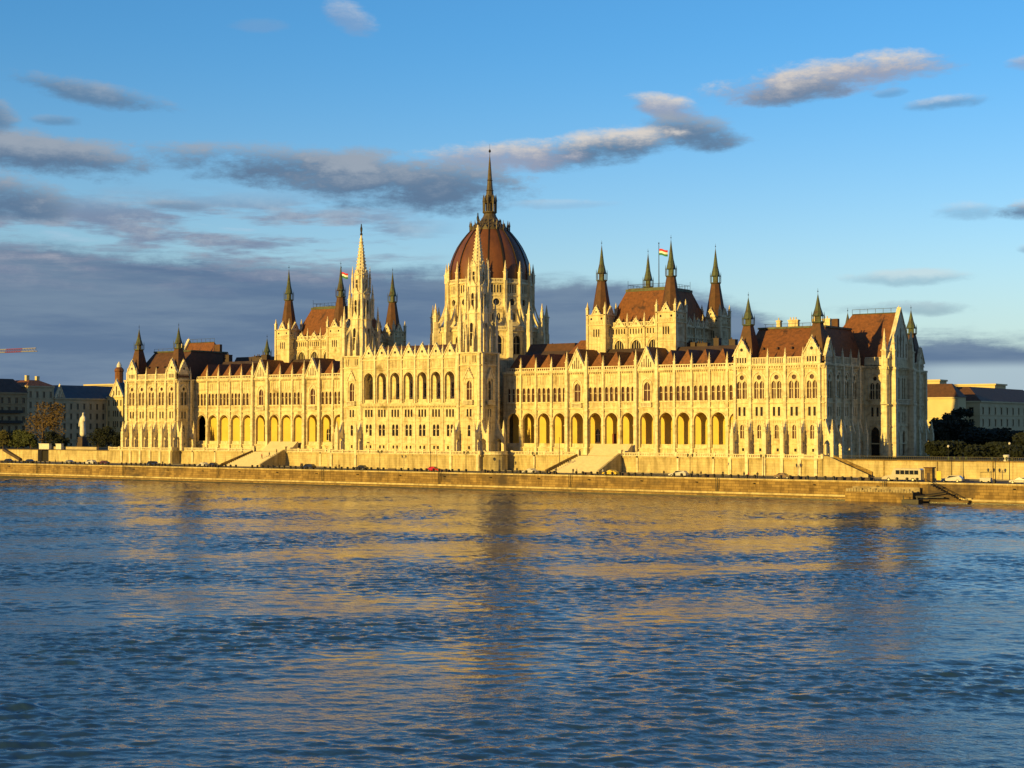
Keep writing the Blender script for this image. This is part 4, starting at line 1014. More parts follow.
w = MB(); w.hex([(136.5, 1.0), (420, 1.0), (420, 1.1), (136.5, 1.1)], 9.9, 10.0); w.hex([(136.5, 1.0), (420, 1.0), (420, 1.1), (136.5, 1.1)], 9.2, 9.27)
for k in range(560): x = 136.6+k*.5; w.box(x, x+.06, 1.02, 1.08, 9.05, 9.9)
w.build('railing', M['metal'], RW)
w = MB()
for k in range(10): x = 150+k*14; w.box(x-.12, x+.12, .6, .72, 4.5, 8.8)
w.build('pilaster', M['quay'], RW)
LW = thing('embankment_wall', 'low yellow retaining wall with dark gateway and stairs left of the parliament', 'retaining wall', (-190, 1, 4.5))
w = MB()
for a, c in ((-900, -205), (-192.6, -181.8), (-175.6, -139.6)): w.hex([(a, -.3), (c, -.3), (c, 2.93), (a, 2.93)], 4.3, 8.8)
w.hex([(-205, -.3), (-192.6, -.3), (-192.6, 2.93), (-205, 2.93)], 4.3, 8.78)
w.build('wall', M['base'], LW)
w = MB(); w.hex([(-900, -.5), (-139.6, -.5), (-139.6, 1.0), (-900, 1.0)], 8.81, 9.05); w.build('coping', M['roofdark'], LW)
w = MB(); w.hex([(-181.8, 1.6), (-175.6, 1.6), (-175.6, 2.9), (-181.8, 2.9)], 4.3, 8.8); w.build('gateway', M['metal'], LW)
w = MB(); w.extr([(-201, -1.6, 8.3), (-191, -1.6, 4.6), (-191, -1.6, 5.5), (-201, -1.6, 9.3)], (0, 1.2, 0)); w.build('stair_flank', M['roofdark'], LW)

# ------------------------------------------------------------------ repeats on the quay road
w = MB(); w.lathe(0, 0, [(.30, 0), (.30, .55), (.36, .62), (.34, .85), (.2, .98), (.05, 1.0)], 10); w.smooth = True
bol = w.build('bollard', M['metal']); bol.location = (-210, -27.6, 4.62)
tag(bol, 'short dark round bollard standing on the kerb of the quay', 'bollard', 'bollards along the quay kerb')
x = -210+2.3; k = 0; rr = random.Random(2)
while x < 200:
    k += 1
    if k % 13 not in (5, 6) and not 171 < x < 186:
        c = bol.copy(); COL.objects.link(c); c.location = (x+rr.uniform(-.2, .2), -27.6, 4.62)
    x += 2.3
bars = [(-170, 3), (-86, 2.4), (-63, 2.8), (10.7, 3.0), (20.3, 3.4), (30, 3.8), (44.6, 2.6), (67, 2.4), (78, 3), (89.5, 3.2), (114.4, 3.6), (138.9, 4), (150.7, 3.6), (156.6, 4)]
places = ['near the far left end of the quay road', 'in front of the left pavilion', 'below the left gallery', 'left of the red car', 'behind the red car', 'right of the red car', 'in front of the round bastion', 'at the foot of the right staircase', 'beside the right staircase', 'right of the yellow car', 'in front of the right gallery', 'in front of the right pavilion', 'below the side stairway', 'left of the white bus']
for (x, l), pl in zip(bars, places):
    w = MB(); w.hex([(-l/2, -.35), (l/2, -.35), (l/2, .35), (-l/2, .35)], 0, .85, [(-l/2+.05, -.15), (l/2-.05, -.15), (l/2-.05, .15), (-l/2+.05, .15)])
    o = w.build('road_barrier', M['roofdark']); o.location = (x, -26.3, 4.5)
    tag(o, 'low dark road barrier '+pl, 'barrier', 'low barriers along the quay road')

def car_proto(name, paint, kind='saloon'):
    t = thing(name, '', 'car')
    L = 4.5 if kind != 'estate' else 5.2; H = 1.46 if kind == 'saloon' else 1.6
    pr = {'saloon': [(-.5,.32), (-.5,.62), (-.43,.80), (-.22,.90), (-.10,H*.93), (.02,H), (.22,H*.98), (.38,.98), (.49,.90), (.5,.35)],
          'estate': [(-.5,.32), (-.5,.66), (-.42,.86), (-.24,.95), (-.13,H*.93), (0,H), (.36,H*.98), (.47,1.05), (.5,.9), (.5,.35)]}[kind]
    b = MB(); b.smooth = False
    N = len(pr); W = .86
    secs = []
    for y, s in ((-W, .94), (-W*.94, 1), (W*.94, 1), (W, .94)):
        secs.append([(x*L*(1 if abs(y) < W*.95 else .985), y*(1 if z < .95 else .84), .30+(z-.30)*(1 if abs(y) < W*.95 else .97)) for x, z in pr])
    o = sum(secs, [])
    fs = [(j*N+i, j*N+(i+1) % N, (j+1)*N+(i+1) % N, (j+1)*N+i) for j in range(3) for i in range(N)]+[tuple(range(N))[::-1], tuple(range(3*N, 4*N))]
    b.add(o, fs); body = b.build('body', paint, t, (0,0,0))
    zt = H-.12
    for sy in (-1, 1):
        g = MB(); y = sy*(W*.84+.01); e = .36 if kind == 'estate' else .27
        g.face((-.19*L, y, .96), (e*L+.15, y, .96), (e*L-.1, y, zt), (-.09*L, y, zt)); g.build('window', M['carglass'], t, (0,0,0))
    g = MB(); g.face((-.23*L, -.66, .94), (-.23*L, .66, .94), (-.105*L, .62, H*.94), (-.105*L, -.62, H*.94))
    g.build('windscreen', M['carglass'], t, (0,0,0))
    for sx in (-.31, .30):
        for sy in (-1, 1):
            wh = MB(); wh.tube((sx*L, sy*.68, .33), (sx*L, sy*.89, .33), .33, n=16); wo = wh.build('wheel', M['tyre'], t, (0,0,0))
            ri = MB(); ri.tube((sx*L, sy*.88, .33), (sx*L, sy*.905, .33), .19, n=12); ri.build('rim', M['rim'], wo, (0,0,0))
    for sy in (-1, 1):
        hl = MB(); hl.box(-.502*L, -.49*L, sy*.6-.15, sy*.6+.15, .6, .74); hl.build('headlight', M['lamp'], t, (0,0,0))
        tl = MB(); tl.box(.492*L, .504*L, sy*.62-.12, sy*.62+.12, .7, .85); tl.build('tail_light', M['red'], t, (0,0,0))
    return t
M['carglass'] = plain('car_glass', (.015, .018, .022), .08); M['tyre'] = plain('tyre', (.02, .02, .02), .8); M['rim'] = plain('wheel_rim', (.4, .4, .4), .3, .8)
def paintm(n, c):
    m = plain(n, c, .25); m.node_tree.nodes['Principled BSDF'].inputs['Coat Weight'].default_value = .6; return m
PT = {'dark': paintm('dark_paint', (.02, .02, .025)), 'cream': paintm('cream_paint', (.52, .47, .38)), 'white': paintm('white_car_paint', (.58, .56, .52)), 'red': paintm('red_car_paint', (.52, .02, .015)),
      'yellow': paintm('yellow_car_paint', (.75, .52, .05)), 'grey': paintm('grey_car_paint', (.25, .25, .26)), 'tan': paintm('tan_car_paint', (.22, .15, .07)), 'maroon': paintm('maroon_car_paint', (.10, .03, .025))}
cars = [(-171.2, 'dark', 'saloon', 'black car parked near the left edge of the quay, below the stairs'), (-159.5, 'dark', 'saloon', 'black car beside the dark gateway in the left wall'),
        (-137.4, 'grey', 'saloon', 'grey car left of the white van like car near the left pavilion'), (-126.9, 'white', 'estate', 'white estate car in front of the left corner of the terrace'),
        (-120.9, 'maroon', 'saloon', 'maroon car right behind the white estate at the left pavilion'), (-94.5, 'dark', 'estate', 'black estate car in front of the left pavilion wall'),
        (-72.0, 'white', 'saloon', 'white car left of the left river staircase'), (-66.5, 'dark', 'saloon', 'black car just behind the white one near the left staircase'),
        (-25.9, 'dark', 'estate', 'black estate car right of the left river staircase'), (-5.8, 'dark', 'saloon', 'black car under the left stone tower'),
        (22.3, 'red', 'saloon', 'bright red car driving below the central terrace wall'), (56.7, 'white', 'saloon', 'white car left of the right river staircase'),
        (82.7, 'yellow', 'saloon', 'yellow car at the foot of the right river staircase'), (103.1, 'white', 'estate', 'white estate car below the right gallery'),
        (132.7, 'tan', 'saloon', 'tan rounded car in front of the right pavilion'), (175.7, 'white', 'estate', 'white estate car right of the white bus and kiosk'),
        (191.8, 'white', 'saloon', 'white car at the right edge of the quay')]
protos = {}
for x, p, kd, lab in cars:
    if (p, kd) in protos: t = copy_tree(protos[(p, kd)])
    else: t = protos[(p, kd)] = car_proto('parked_car', PT[p], kd)
    t.location = (x, -21.5+(hash((p, int(x))) % 3)*0+random.uniform(-.8, .8), 4.5); t.rotation_euler = (0, 0, random.choice((0, PI)))
    tag(t, lab, 'car', 'cars on the quay road')
# bus with a long low nose
B = thing('white_bus', 'white bus with long low nose and wide dark window band on the quay at right', 'bus', (163.8, -21.5, 4.5))
w = MB(); pts = [(-5.6, .5), (-5.5, 1.0), (-4.6, 1.5), (-3.0, 1.7), (-2.4, 3.1), (-1.9, 3.6), (5.0, 3.6), (5.4, 3.3), (5.5, .5)]
w.extr([(x, -1.2, z) for x, z in pts], (0, 2.4, 0)); w.build('body', PT['cream'], B, (0,0,0)); B.scale = (.88, .9, .85)
for sy in (-1, 1):
    for k in range(5): w = MB(); w.box(-1.6+k*1.3, -.45+k*1.3, sy*1.21-.01, sy*1.21+.01, 1.95, 3.1); w.build('window', M['carglass'], B, (0,0,0))
w = MB(); w.face((-3.02, -1.05, 1.75), (-3.02, 1.05, 1.75), (-2.43, 1.05, 3.1), (-2.43, -1.05, 3.1)); w.build('windscreen', M['carglass'], B, (0,0,0))
for x in (-3.6, 3.2):
    for sy in (-1, 1):
        w = MB(); w.tube((x, sy*.9, .5), (x, sy*1.23, .5), .5, n=16); wo = w.build('wheel', M['tyre'], B, (0,0,0)); w = MB(); w.tube((x, sy*1.22, .5), (x, sy*1.245, .5), .28, n=12); w.build('rim', M['rim'], wo, (0,0,0))
K = thing('kiosk', 'narrow brown wooden kiosk behind the white bus', 'kiosk', (170.2, -21, 4.5))
w = MB(); w.box(-.9, .9, -.9, .9, 0, 3.2); w.build('cabin', M['quay'], K, (0,0,0)); w = MB(); w.box(-1.1, 1.1, -1.1, 1.1, 3.2, 3.45); w.build('roof', M['brownroof'], K, (0,0,0))
w = MB(); w.box(-.4, .4, -.93, -.9, .1, 2.1); w.build('door', M['roofdark'], K, (0,0,0))
Y = thing('notice_board', 'bright yellow notice board on a post right of the brown kiosk', 'sign', (173.5, -24, 4.5))
w = MB(); w.box(-.55, .55, -.05, .05, .5, 2.6); w.build('board', PT['yellow'], Y, (0,0,0)); w = MB(); w.tube((-.4, 0, 0), (-.4, 0, .55), .05); w.tube((.4, 0, 0), (.4, 0, .55), .05); w.build('leg', M['metal'], Y, (0,0,0))
C_ = thing('service_cart', 'small pale service cart with dark canopy frame on the quay at far right', 'cart', (184.6, -24, 4.5))
w = MB(); w.hex([(-1.2, -.6), (1.2, -.6), (1.2, .6), (-1.2, .6)], .35, 1.25, [(-1.3, -.65), (1.3, -.65), (1.3, .65), (-1.3, .65)]); w.build('body', PT['white'], C_, (0,0,0))
w = MB()
for x, y in ((-1.1, -.5), (1.1, -.5), (-1.1, .5), (1.1, .5)): w.tube((x, y, 1.25), (x, y, 2.5), .04)
w.tube((-1.1, -.5, 2.5), (1.1, -.5, 2.6), .05); w.tube((-1.1, .5, 2.5), (1.1, .5, 2.6), .05); w.build('canopy_frame', M['metal'], C_, (0,0,0))
for x in (-.8, .8):
    for y in (-.6, .6): w = MB(); w.tube((x, y-.06, .3), (x, y+.06, .3), .3, n=12); w.build('wheel', M['tyre'], C_, (0,0,0))

# lamps
def lamp_proto(h=5.6):
    t = thing('street_lamp', '', 'street lamp')
    w = MB(); w.lathe(0, 0, [(.22, 0), (.2, .5), (.1, .7), (.07, h-.6), (.09, h-.5), (.04, h)], 8)
    w.build('pole', M['metal'], t, (0,0,0))
    w = MB(); w.tube((-.7, 0, h-.55), (.7, 0, h-.55), .045); w.build('cross_arm', M['metal'], t, (0,0,0))
    for s in (-1, 1):
        w = MB(); w.lathe(s*.7, 0, [(.1, h-.6), (.12, h-.5), (.26, h-.15), (.3, h+.05), (.2, h+.25), (.04, h+.4)], 8); w.build('lantern', M['copper'], t, (0,0,0))
    return t
lp = lamp_proto(); lamps = [(-.9, 'double street lamp below the centre of the terrace wall'), (31.3, 'double street lamp just left of the right stone tower base'), (55.3, 'double street lamp beside the white car at the right staircase'), (104.4, 'double street lamp near the white estate car'),
    (125.5, 'double street lamp before the right pavilion'), (174.4, 'first double street lamp right of the kiosk, above the white car'), (177.2, 'second double street lamp right of the kiosk'), (184.8, 'double street lamp at the pale service cart'), (188.1, 'last double street lamp near the right edge of the quay')]
for i, (x, lab) in enumerate(lamps):
    t = lp if i == 0 else copy_tree(lp)
    t.location = (x, -18, 4.5); tag(t, lab, 'street lamp', 'double street lamps on the quay road')
for i, (x, lab) in enumerate(((-30.3, 'tall slim mast under the left stone tower'), (12.9, 'tall slim mast before the centre of the terrace'), (55.6, 'tall slim mast left of the right river staircase'))):
    w = MB(); w.lathe(0, 0, [(.22, 0), (.2, .8), (.11, 1.0), (.07, 9.6), (.12, 9.7), (.03, 10)], 8); o = w.build('mast', M['metal']); o.location = (x, -6-5*(i == 1), 4.5); tag(o, lab, 'mast', 'slim masts before the terrace')
for i, (x, y, lab) in enumerate(((165.6, 4, 'globe lamp on the upper wall behind the bus'), (181.0, 4, 'tall lamp with pale globe cluster on the upper wall at far right'))):
    t = thing('terrace_lamp', lab, 'lamp', (x, y, 8.72)); h = 3.6 if i == 0 else 4.4
    w = MB(); w.lathe(0, 0, [(.3, 0), (.25, .6), (.07, .8), (.05, h)], 8); w.build('pole', M['metal'], t, (0,0,0))
    w = MB(); w.lathe(0, 0, [(.05, h-.1), (.22, h), (.3, h+.22), (.22, h+.45), (.03, h+.55)], 10); w.build('globe', M['lamp'], t, (0,0,0))
t = thing('stone_urn', 'pale stone urn standing on the upper wall below the tall lamp', 'urn', (181, 1.5, 9.05)); w = MB(); w.lathe(0, 0, [(.7, 0), (.7, .3), (.4, .5), (.75, 1.1), (.8, 1.5), (.5, 1.6)], 12); w.build('bowl', M['statue'], t, (0,0,0))

# ------------------------------------------------------------------ people
def person_proto(jacket, trousers, stride=.18):
    me = bpy.data.meshes.new('person'); o = bpy.data.objects.new('person', me); COL.objects.link(o)
    v = [(0,0,.95), (0,0,1.12), (0,0,1.38), (0,0,1.50), (0,-.02,1.60), (0,-.02,1.74),
         (-.10,0,.90), (-.11,-stride,.50), (-.11,-stride*.6,.08), (-.11,-stride*.6-.16,.05), (.10,0,.90), (.11,stride*.7,.50), (.11,stride*1.5,.10), (.11,stride*1.5-.16,.05),
         (-.19,0,1.40), (-.26,.06,1.13), (-.25,-.06,.88), (.19,0,1.40), (.26,-.06,1.13), (.25,-.14,.88)]
    e = [(0,1), (1,2), (2,3), (3,4), (4,5), (0,6), (6,7), (7,8), (8,9), (0,10), (10,11), (11,12), (12,13), (2,14), (14,15), (15,16), (2,17), (17,18), (18,19)]
    rad = [.15,.14,.17,.06,.10,.08,.10,.075,.05,.05,.10,.075,.05,.05,.07,.05,.04,.07,.05,.04]
    me.from_pydata(v, e, []); me.skin_vertices or None
    md = o.modifiers.new('skin', 'SKIN'); 
    for i, r in enumerate(rad): me.skin_vertices[0].data[i].radius = (r, r*.8 if i < 3 else r)
    me.skin_vertices[0].data[0].use_root = True
    o.modifiers.new('sub', 'SUBSURF').levels = 1
    dg = bpy.context.evaluated_depsgraph_get(); m2 = bpy.data.meshes.new_from_object(o.evaluated_get(dg)); o.modifiers.clear(); o.data = m2; m2.name = 'person'
    m2.materials.clear()
    for m in (M['skin'], jacket, trousers, M['hair']): m2.materials.append(m)
    for p in m2.polygons:
        c = p.center; p.use_smooth = True
        p.material_index = 3 if (c.z > 1.68 or c.z > 1.58 and c.y > .03) else 0 if c.z > 1.49 or (c.z < .92 and abs(c.x) > .2) else 1 if c.z > .93 else 2
    return o
M['skin'] = plain('skin', (.42, .26, .19), .6); M['hair'] = plain('hair', (.04, .025, .02), .6)
cl = {n: plain(n+'_cloth', c, .85) for n, c in (('black', (.02,.02,.022)), ('navy', (.02,.03,.07)), ('white', (.7,.68,.62)), ('red', (.30,.03,.03)), ('brown', (.10,.06,.035)))}
kinds = {'black': person_proto(cl['black'], cl['navy']), 'red': person_proto(cl['red'], cl['black']), 'white': person_proto(cl['white'], cl['brown'], .05), 'brown': person_proto(cl['brown'], cl['black'], .1)}
ppl = [(-143.4, -23, 'brown', 'between the gateway and the grey car'), (-100, -22.5, 'black', 'left of the black estate at the left pavilion'), (-89.5, -23, 'black', 'right of the black estate at the left pavilion'),
       (-36.6, -14, 'red', 'before the shaded side of the left staircase'), (-35.2, -15, 'black', 'beside the one in red at the left staircase'), (-30.3, -20, 'black', 'next to the tall mast left of the towers'),
       (-14.7, -22, 'black', 'below the left stone tower'), (-13.1, -22.4, 'brown', 'second in the pair below the left stone tower'), (52.7, -23, 'black', 'right of the round bastion'), (63.7, -20, 'black', 'at the left foot of the right staircase'),
       (70.6, -22, 'black', 'left of a pair before the right staircase'), (71.8, -22, 'brown', 'right one of a pair before the right staircase'), (79.5, -21, 'white', 'left of the yellow car'), (86.4, -21, 'black', 'just right of the yellow car'),
       (100.0, -24, 'black', 'left of the white estate below the right gallery'), (107.8, -23, 'black', 'right of the white estate below the right gallery'), (109.8, -22, 'brown', 'walking at the left edge of the right pavilion'), (116.1, -22, 'black', 'below the left bays of the right pavilion'),
       (122.6, -23, 'black', 'left one of a pair before the right pavilion'), (123.8, -23, 'red', 'right one of a pair before the right pavilion'), (126.8, -24, 'black', 'beside the street lamp at the right pavilion'), (157.0, -24, 'brown', 'before the nose of the white bus'), (179.5, -24, 'black', 'right of the white car past the kiosk')]
rr = random.Random(9); first = {}
desc = {'black': 'black jacket and navy trousers', 'red': 'red jacket', 'white': 'white top and brown trousers', 'brown': 'brown coat'}
for x, y, k, pl in ppl:
    o = kinds[k] if k not in first else kinds[k].copy()
    if k in first: COL.objects.link(o)
    first[k] = 1; o.location = (x, y, 4.5); o.rotation_euler = (0, 0, rr.uniform(0, 6.28)); o.scale = (1, 1, 1); tag(o, 'person in %s %s' % (desc[k], pl), 'person', 'people on the quay')
for i, (x, y, z, k, pl) in enumerate(((-62.5, -4.6, 0, 'red', 'climbing the left river staircase, lowest of three'), (-60.5, -3.2, 0, 'black', 'climbing the left river staircase, middle of three'), (-59.3, -1.0, 0, 'brown', 'climbing the left river staircase, topmost of three'))):
    kk = int((y+10.2)/(11.4/15)); z = 4.4+(kk+1)*4.7/15
    o = kinds[k].copy(); COL.objects.link(o); o.location = (x, y, z); o.rotation_euler = (0, 0, PI); tag(o, 'person in %s %s' % (desc[k], pl), 'person', 'people on the left staircase')

# ------------------------------------------------------------------ other buildings
def house(name, label, x0, x1, y0, y1, z0, ze, mat, faces, roof=None, rows=4, zr=None, spacing=3.3, glass='glassdark', ww=1.1, roofmat='roofdark', inset=5, group=None):
    t = thing(name, label, 'building', ((x0+x1)/2, (y0+y1)/2, z0), 0, group)
    w = MB(); fr = {'w': (F((0, y0), (1, 0), (0, -1)), x0, x1), 's': (F((x1, 0), (0, 1), (1, 0)), y0, y1), 'e': (F((0, y1), (1, 0), (0, 1)), x0, x1), 'n': (F((x0, 0), (0, 1), (-1, 0)), y0, y1)}
    rowh = (ze-z0-2.2)/rows; allw = []
    for k, (f, a, c) in fr.items():
        hs = []
        if k in faces:
            n = max(1, int((c-a)/spacing)); st = (c-a)/n
            for i in range(n):
                for j in range(rows):
                    z = z0+1.6+j*rowh; h = rect(a+st*(i+.5), z, z+rowh*.58, ww); hs.append(h); allw.append((f, h))
        fwall(w, f, [(a, z0), (c, z0), (c, ze), (a, ze)], hs, .3)
        if k in faces:
            fbox(w, f, a, c, .003, .5, ze-.6, ze); fbox(w, f, a, c, .003, .25, z0+1.1+rowh, z0+1.35+rowh); fbox(w, f, a, c, .003, .2, z0+1.1+rowh*(rows-1), z0+1.3+rowh*(rows-1))
            for h in hs: cx = (h[0][0]+h[1][0])/2; fbox(w, f, cx-ww*.7, cx+ww*.7, .003, .22, h[2][1]+.15, h[2][1]+.4)
    w.face((x0, y0, ze-.01), (x1, y0, ze-.01), (x1, y1, ze-.01), (x0, y1, ze-.01))
    w.build('wall', mat, t)
    for f, h in allw[:100]:
        g = MB(); pane(g, f, h, -.25); g.m = 1; cx = (h[0][0]+h[1][0])/2; fbox(g, f, cx-.05, cx+.05, -.25, -.17, h[0][1], h[2][1]); fbox(g, f, h[0][0]-.1, h[1][0]+.1, .003, .2, h[0][1]-.2, h[0][1]); g.build('window', [M[glass], mat], t)
    if len(allw) > 100:
        g = MB()
        for f, h in allw[100:]: pane(g, f, h, -.25)
        g.build('window', M[glass], t)['kind'] = 'stuff'
    zr = zr or ze+5; r = MB(); i = inset
    r.hex([(x0-.4, y0-.4), (x1+.4, y0-.4), (x1+.4, y1+.4), (x0-.4, y1+.4)], ze+.01, zr, [(x0+i, y0+i), (x1-i, y0+i), (x1-i, y1-i), (x0+i, y1-i)])
    r.build('roof', M[roofmat], t)
    return t
M['wall_tan'] = mottled('tan_plaster', (.32, .24, .13), (.44, .34, .19), .3, .9)
M['wall_grey'] = mottled('grey_stone_wall', (.44, .37, .23), (.58, .49, .31), .4, .9)
M['wall_cream'] = mottled('cream_plaster', (.56, .48, .28), (.66, .57, .35), .2, .9)
M['wall_yellow'] = mottled('yellow_plaster', (.62, .52, .28), (.72, .61, .33), .2, .9)
M['slate_blue'] = mottled('blue_grey_slate', (.035, .036, .042), (.06, .062, .068), .5, .5)
a = house('apartment_block', 'brownish grey apartment block with dark mansard roof at the left edge', -262, -240, 8, 39.9, 6.2, 31.5, M['wall_tan'], 'sw', rows=6, zr=37.2, spacing=3.2, inset=4, roofmat='roofdark', ww=1.3)
w = MB()
for j in (10.5, 14.6, 18.8, 23): w.hex([(-239.9, 14), (-238.8, 14), (-238.8, 37), (-239.9, 37)], j, j+.25); w.hex([(-238.9, 14), (-238.8, 14), (-238.8, 37), (-238.9, 37)], j+.25, j+1.2)
w.build('balcony', M['metal'], a)
w = MB(); w.box(-256, -254, 24, 27, 37, 41.5); w.build('chimney', M['statue'], a)
a = house('corner_house', 'narrow tan house with low red roof between mansard block and blue roofed building', -260, -240.2, 40.1, 53.8, 6.2, 34.5, M['wall_grey'], 'sw', rows=6, zr=37.0, spacing=3.4, roofmat='tile', inset=4.5)
w = MB(); w.box(-247, -245.8, 44, 45.5, 36.5, 39); w.box(-248, -246.8, 50, 51.5, 36, 38.8); w.build('chimney', M['wall_yellow'], a)
a = house('ministry_building', 'grey green official building with dark blue roof and a sunlit gabled wing beside the parliament', -262, -240, 54.0, 82, 6.2, 29.6, M['wall_grey'], 's', rows=5, zr=35.2, spacing=3.4, roofmat='slate_blue', inset=6.5)
ff = F((-240, 0), (0, 1), (1, 0)); gable(a, ff, 56.6, 5.0, 29.2, 34.8, .6, .2, slots=3, rose=0)
w = MB(); f = F((0, 82), (1, 0), (0, -1)); hs = []; X0, X1 = -240.0, -229.4
for j in range(5):
    for x in (-238.6, -235.6, -234.3, -233.0, -230.8): hs.append(rect(x, 8+j*4.6, 10.6+j*4.6, .8))
fwall(w, f, [(X0+.01, 6.2), (X1, 6.2), (X1, 30.5), (X0+.01, 30.5)], hs, .3); w.hex([(X0+.01, 82.6), (X1, 82.6), (X1, 96), (X0+.01, 96)], 6.2, 30.2); cornice(w, f, X0+.01, X1, 30.5, .4, .4); w.build('wing_wall', M['wall_yellow'], a)
for h in hs: g = MB(); pane(g, f, h, -.28); g.build('window', M['glassdark'], a)
gable(a, f, -233.6, 8.2, 30.5, 37.5, .6, .1, slots=3, rose=0)
w = MB(); w.hex([(-262.3, 62), (-239.7, 62), (-239.7, 96), (-262.3, 96)], 29.63, 35.24, [(-255.6, 62), (-246.4, 62), (-246.4, 96), (-255.6, 96)]); w.build('rear_roof', M['slate_blue'], a)
w = MB(); w.add([(-240, 82.5, 30.4), (X1, 82.5, 30.4), (X1, 96, 30.4), (-240, 96, 30.4), (-234, 82.6, 36.6), (-234, 96, 36.6)], [(0,1,4), (1,2,5,4), (2,3,5), (3,0,4,5)]); w.build('wing_roof', M['slate_blue'], a)
w = MB(); w.hex([(-300, 120), (-242, 120), (-242, 140), (-300, 140)], 6.2, 36.9); w.hex([(-300, 119), (-241, 119), (-241, 141), (-300, 141)], 36.9, 37.6); tag(w.build('distant_block', M['wall_cream'], loc=(-266, 130, 6.2)), 'pale flat roofed block peeping over the dark blue roof', 'building')
T_ = thing('turret', 'small red brick turret with white cap rising beside the left parliament pavilion', 'turret', (-252.8, 100, 6.2))
w = MB(); w.lathe(-252.8, 100, [(1.9, 6.2), (1.9, 42.0), (2.2, 42.4), (2.0, 43.4), (1.2, 44.2)], 10); w.build('shaft', M['tile'], T_)
w = MB(); w.lathe(-252.8, 100, [(1.1, 44.2), (1.1, 45.2), (.6, 46.2), (.1, 46.8)], 10); w.build('cap', M['statue'], T_)
house('sunlit_house', 'sunlit yellow fronted house with brown roof above the trees right of the parliament', 56, 83.7, 240, 249, 6.2, 29.3, M['wall_yellow'], 'w', rows=3, zr=34.8, spacing=14, roofmat='brownroof', inset=4, ww=.8)
w = MB(); w.box(64, 71, 254, 262, 6.2, 36.2); w.box(63.6, 71.4, 253.6, 262.4, 36.2, 36.9); tag(w.build('roof_pavilion', M['wall_yellow'], loc=(68, 258, 6.2)), 'small sunlit pale block on the skyline immediately right of the parliament', 'building')
house('long_palace', 'long cream palace with rows of windows and brown hipped roof at far right', 62, 84, 265, 350, 6.2, 28.1, M['wall_cream'], 'ws', rows=4, zr=34.2, spacing=7.2, roofmat='brownroof', inset=7, ww=1.9)
w = MB(); w.hex([(48, 330), (68.6, 330), (68.6, 345), (48, 345)], 6.2, 36.2); w.hex([(47.4, 329.4), (69.2, 329.4), (69.2, 345.6), (47.4, 345.6)], 36.2, 36.9); tag(w.build('distant_block', M['wall_yellow'], loc=(58, 337, 6.2)), 'long sunlit pale block rising behind the brown hipped roof', 'building')

# ------------------------------------------------------------------ statue, low walls
SM = thing('monument', 'pale robed stone figure on a dark plinth left of the parliament', 'statue', (-187, 25, 8.7))
w = MB(); w.hex([(-189.4, 22.8), (-184.6, 22.8), (-184.6, 27.2), (-189.4, 27.2)], 8.6, 9.6); w.hex([(-188.6, 23.4), (-185.4, 23.4), (-185.4, 26.6), (-188.6, 26.6)], 9.6, 13.4, [(-188.3, 23.7), (-185.7, 23.7), (-185.7, 26.3), (-188.3, 26.3)]); w.build('plinth', M['roofdark'], SM)
me = bpy.data.meshes.new('figure'); fo = bpy.data.objects.new('figure', me); COL.objects.link(fo)
v = [(0,0,0), (0,0,2.2), (-.1,0,4.4), (-.2,0,6.2), (.1,0,7.6), (.3,0,8.5), (.4,0,9.6), (-1.0,0,7.2), (-1.5,-.4,5.4), (-1.2,-.8,4.0), (1.1,0,7.4), (1.4,-.3,6.0)]
me.from_pydata([(a*.95, c, z) for a, c, z in v], [(0,1), (1,2), (2,3), (3,4), (4,5), (5,6), (4,7), (7,8), (8,9), (4,10), (10,11)], [])
fo.modifiers.new('s', 'SKIN')
for i, r in enumerate((1.45, 1.3, 1.15, 1.15, .85, .42, .6, .5, .42, .3, .5, .4)): me.skin_vertices[0].data[i].radius = (r, r*.8)
me.skin_vertices[0].data[0].use_root = True
fo.modifiers.new('u', 'SUBSURF').levels = 2; fo.modifiers['u'].render_levels = 2; me.materials.append(M['statue']); fo.parent = SM; fo.location = (0, 0, 4.7)
for i, (x0, x1, lab) in enumerate(((-190.4, -184.6, 'low pale stone block left of the monument foot'), (-180.6, -177.6, 'low pale stone block right of the monument foot'))):
    w = MB(); w.box(x0, x1, 7, 8.2, 8.6, 10.8); w.box(x0-.15, x1+.15, 6.85, 8.35, 10.8, 11.05); tag(w.build('garden_wall', M['statue'], loc=((x0+x1)/2, 7.6, 6.2)), lab, 'garden wall')
w = MB(); w.hex([(-192, 9), (-160, 9), (-160, 9.6), (-192, 9.6)], 8.6, 9.9); tag(w.build('garden_wall', M['wall_grey'], loc=(-176, 9.3, 6.2)), 'long low grey garden wall behind the monument blocks', 'garden wall')

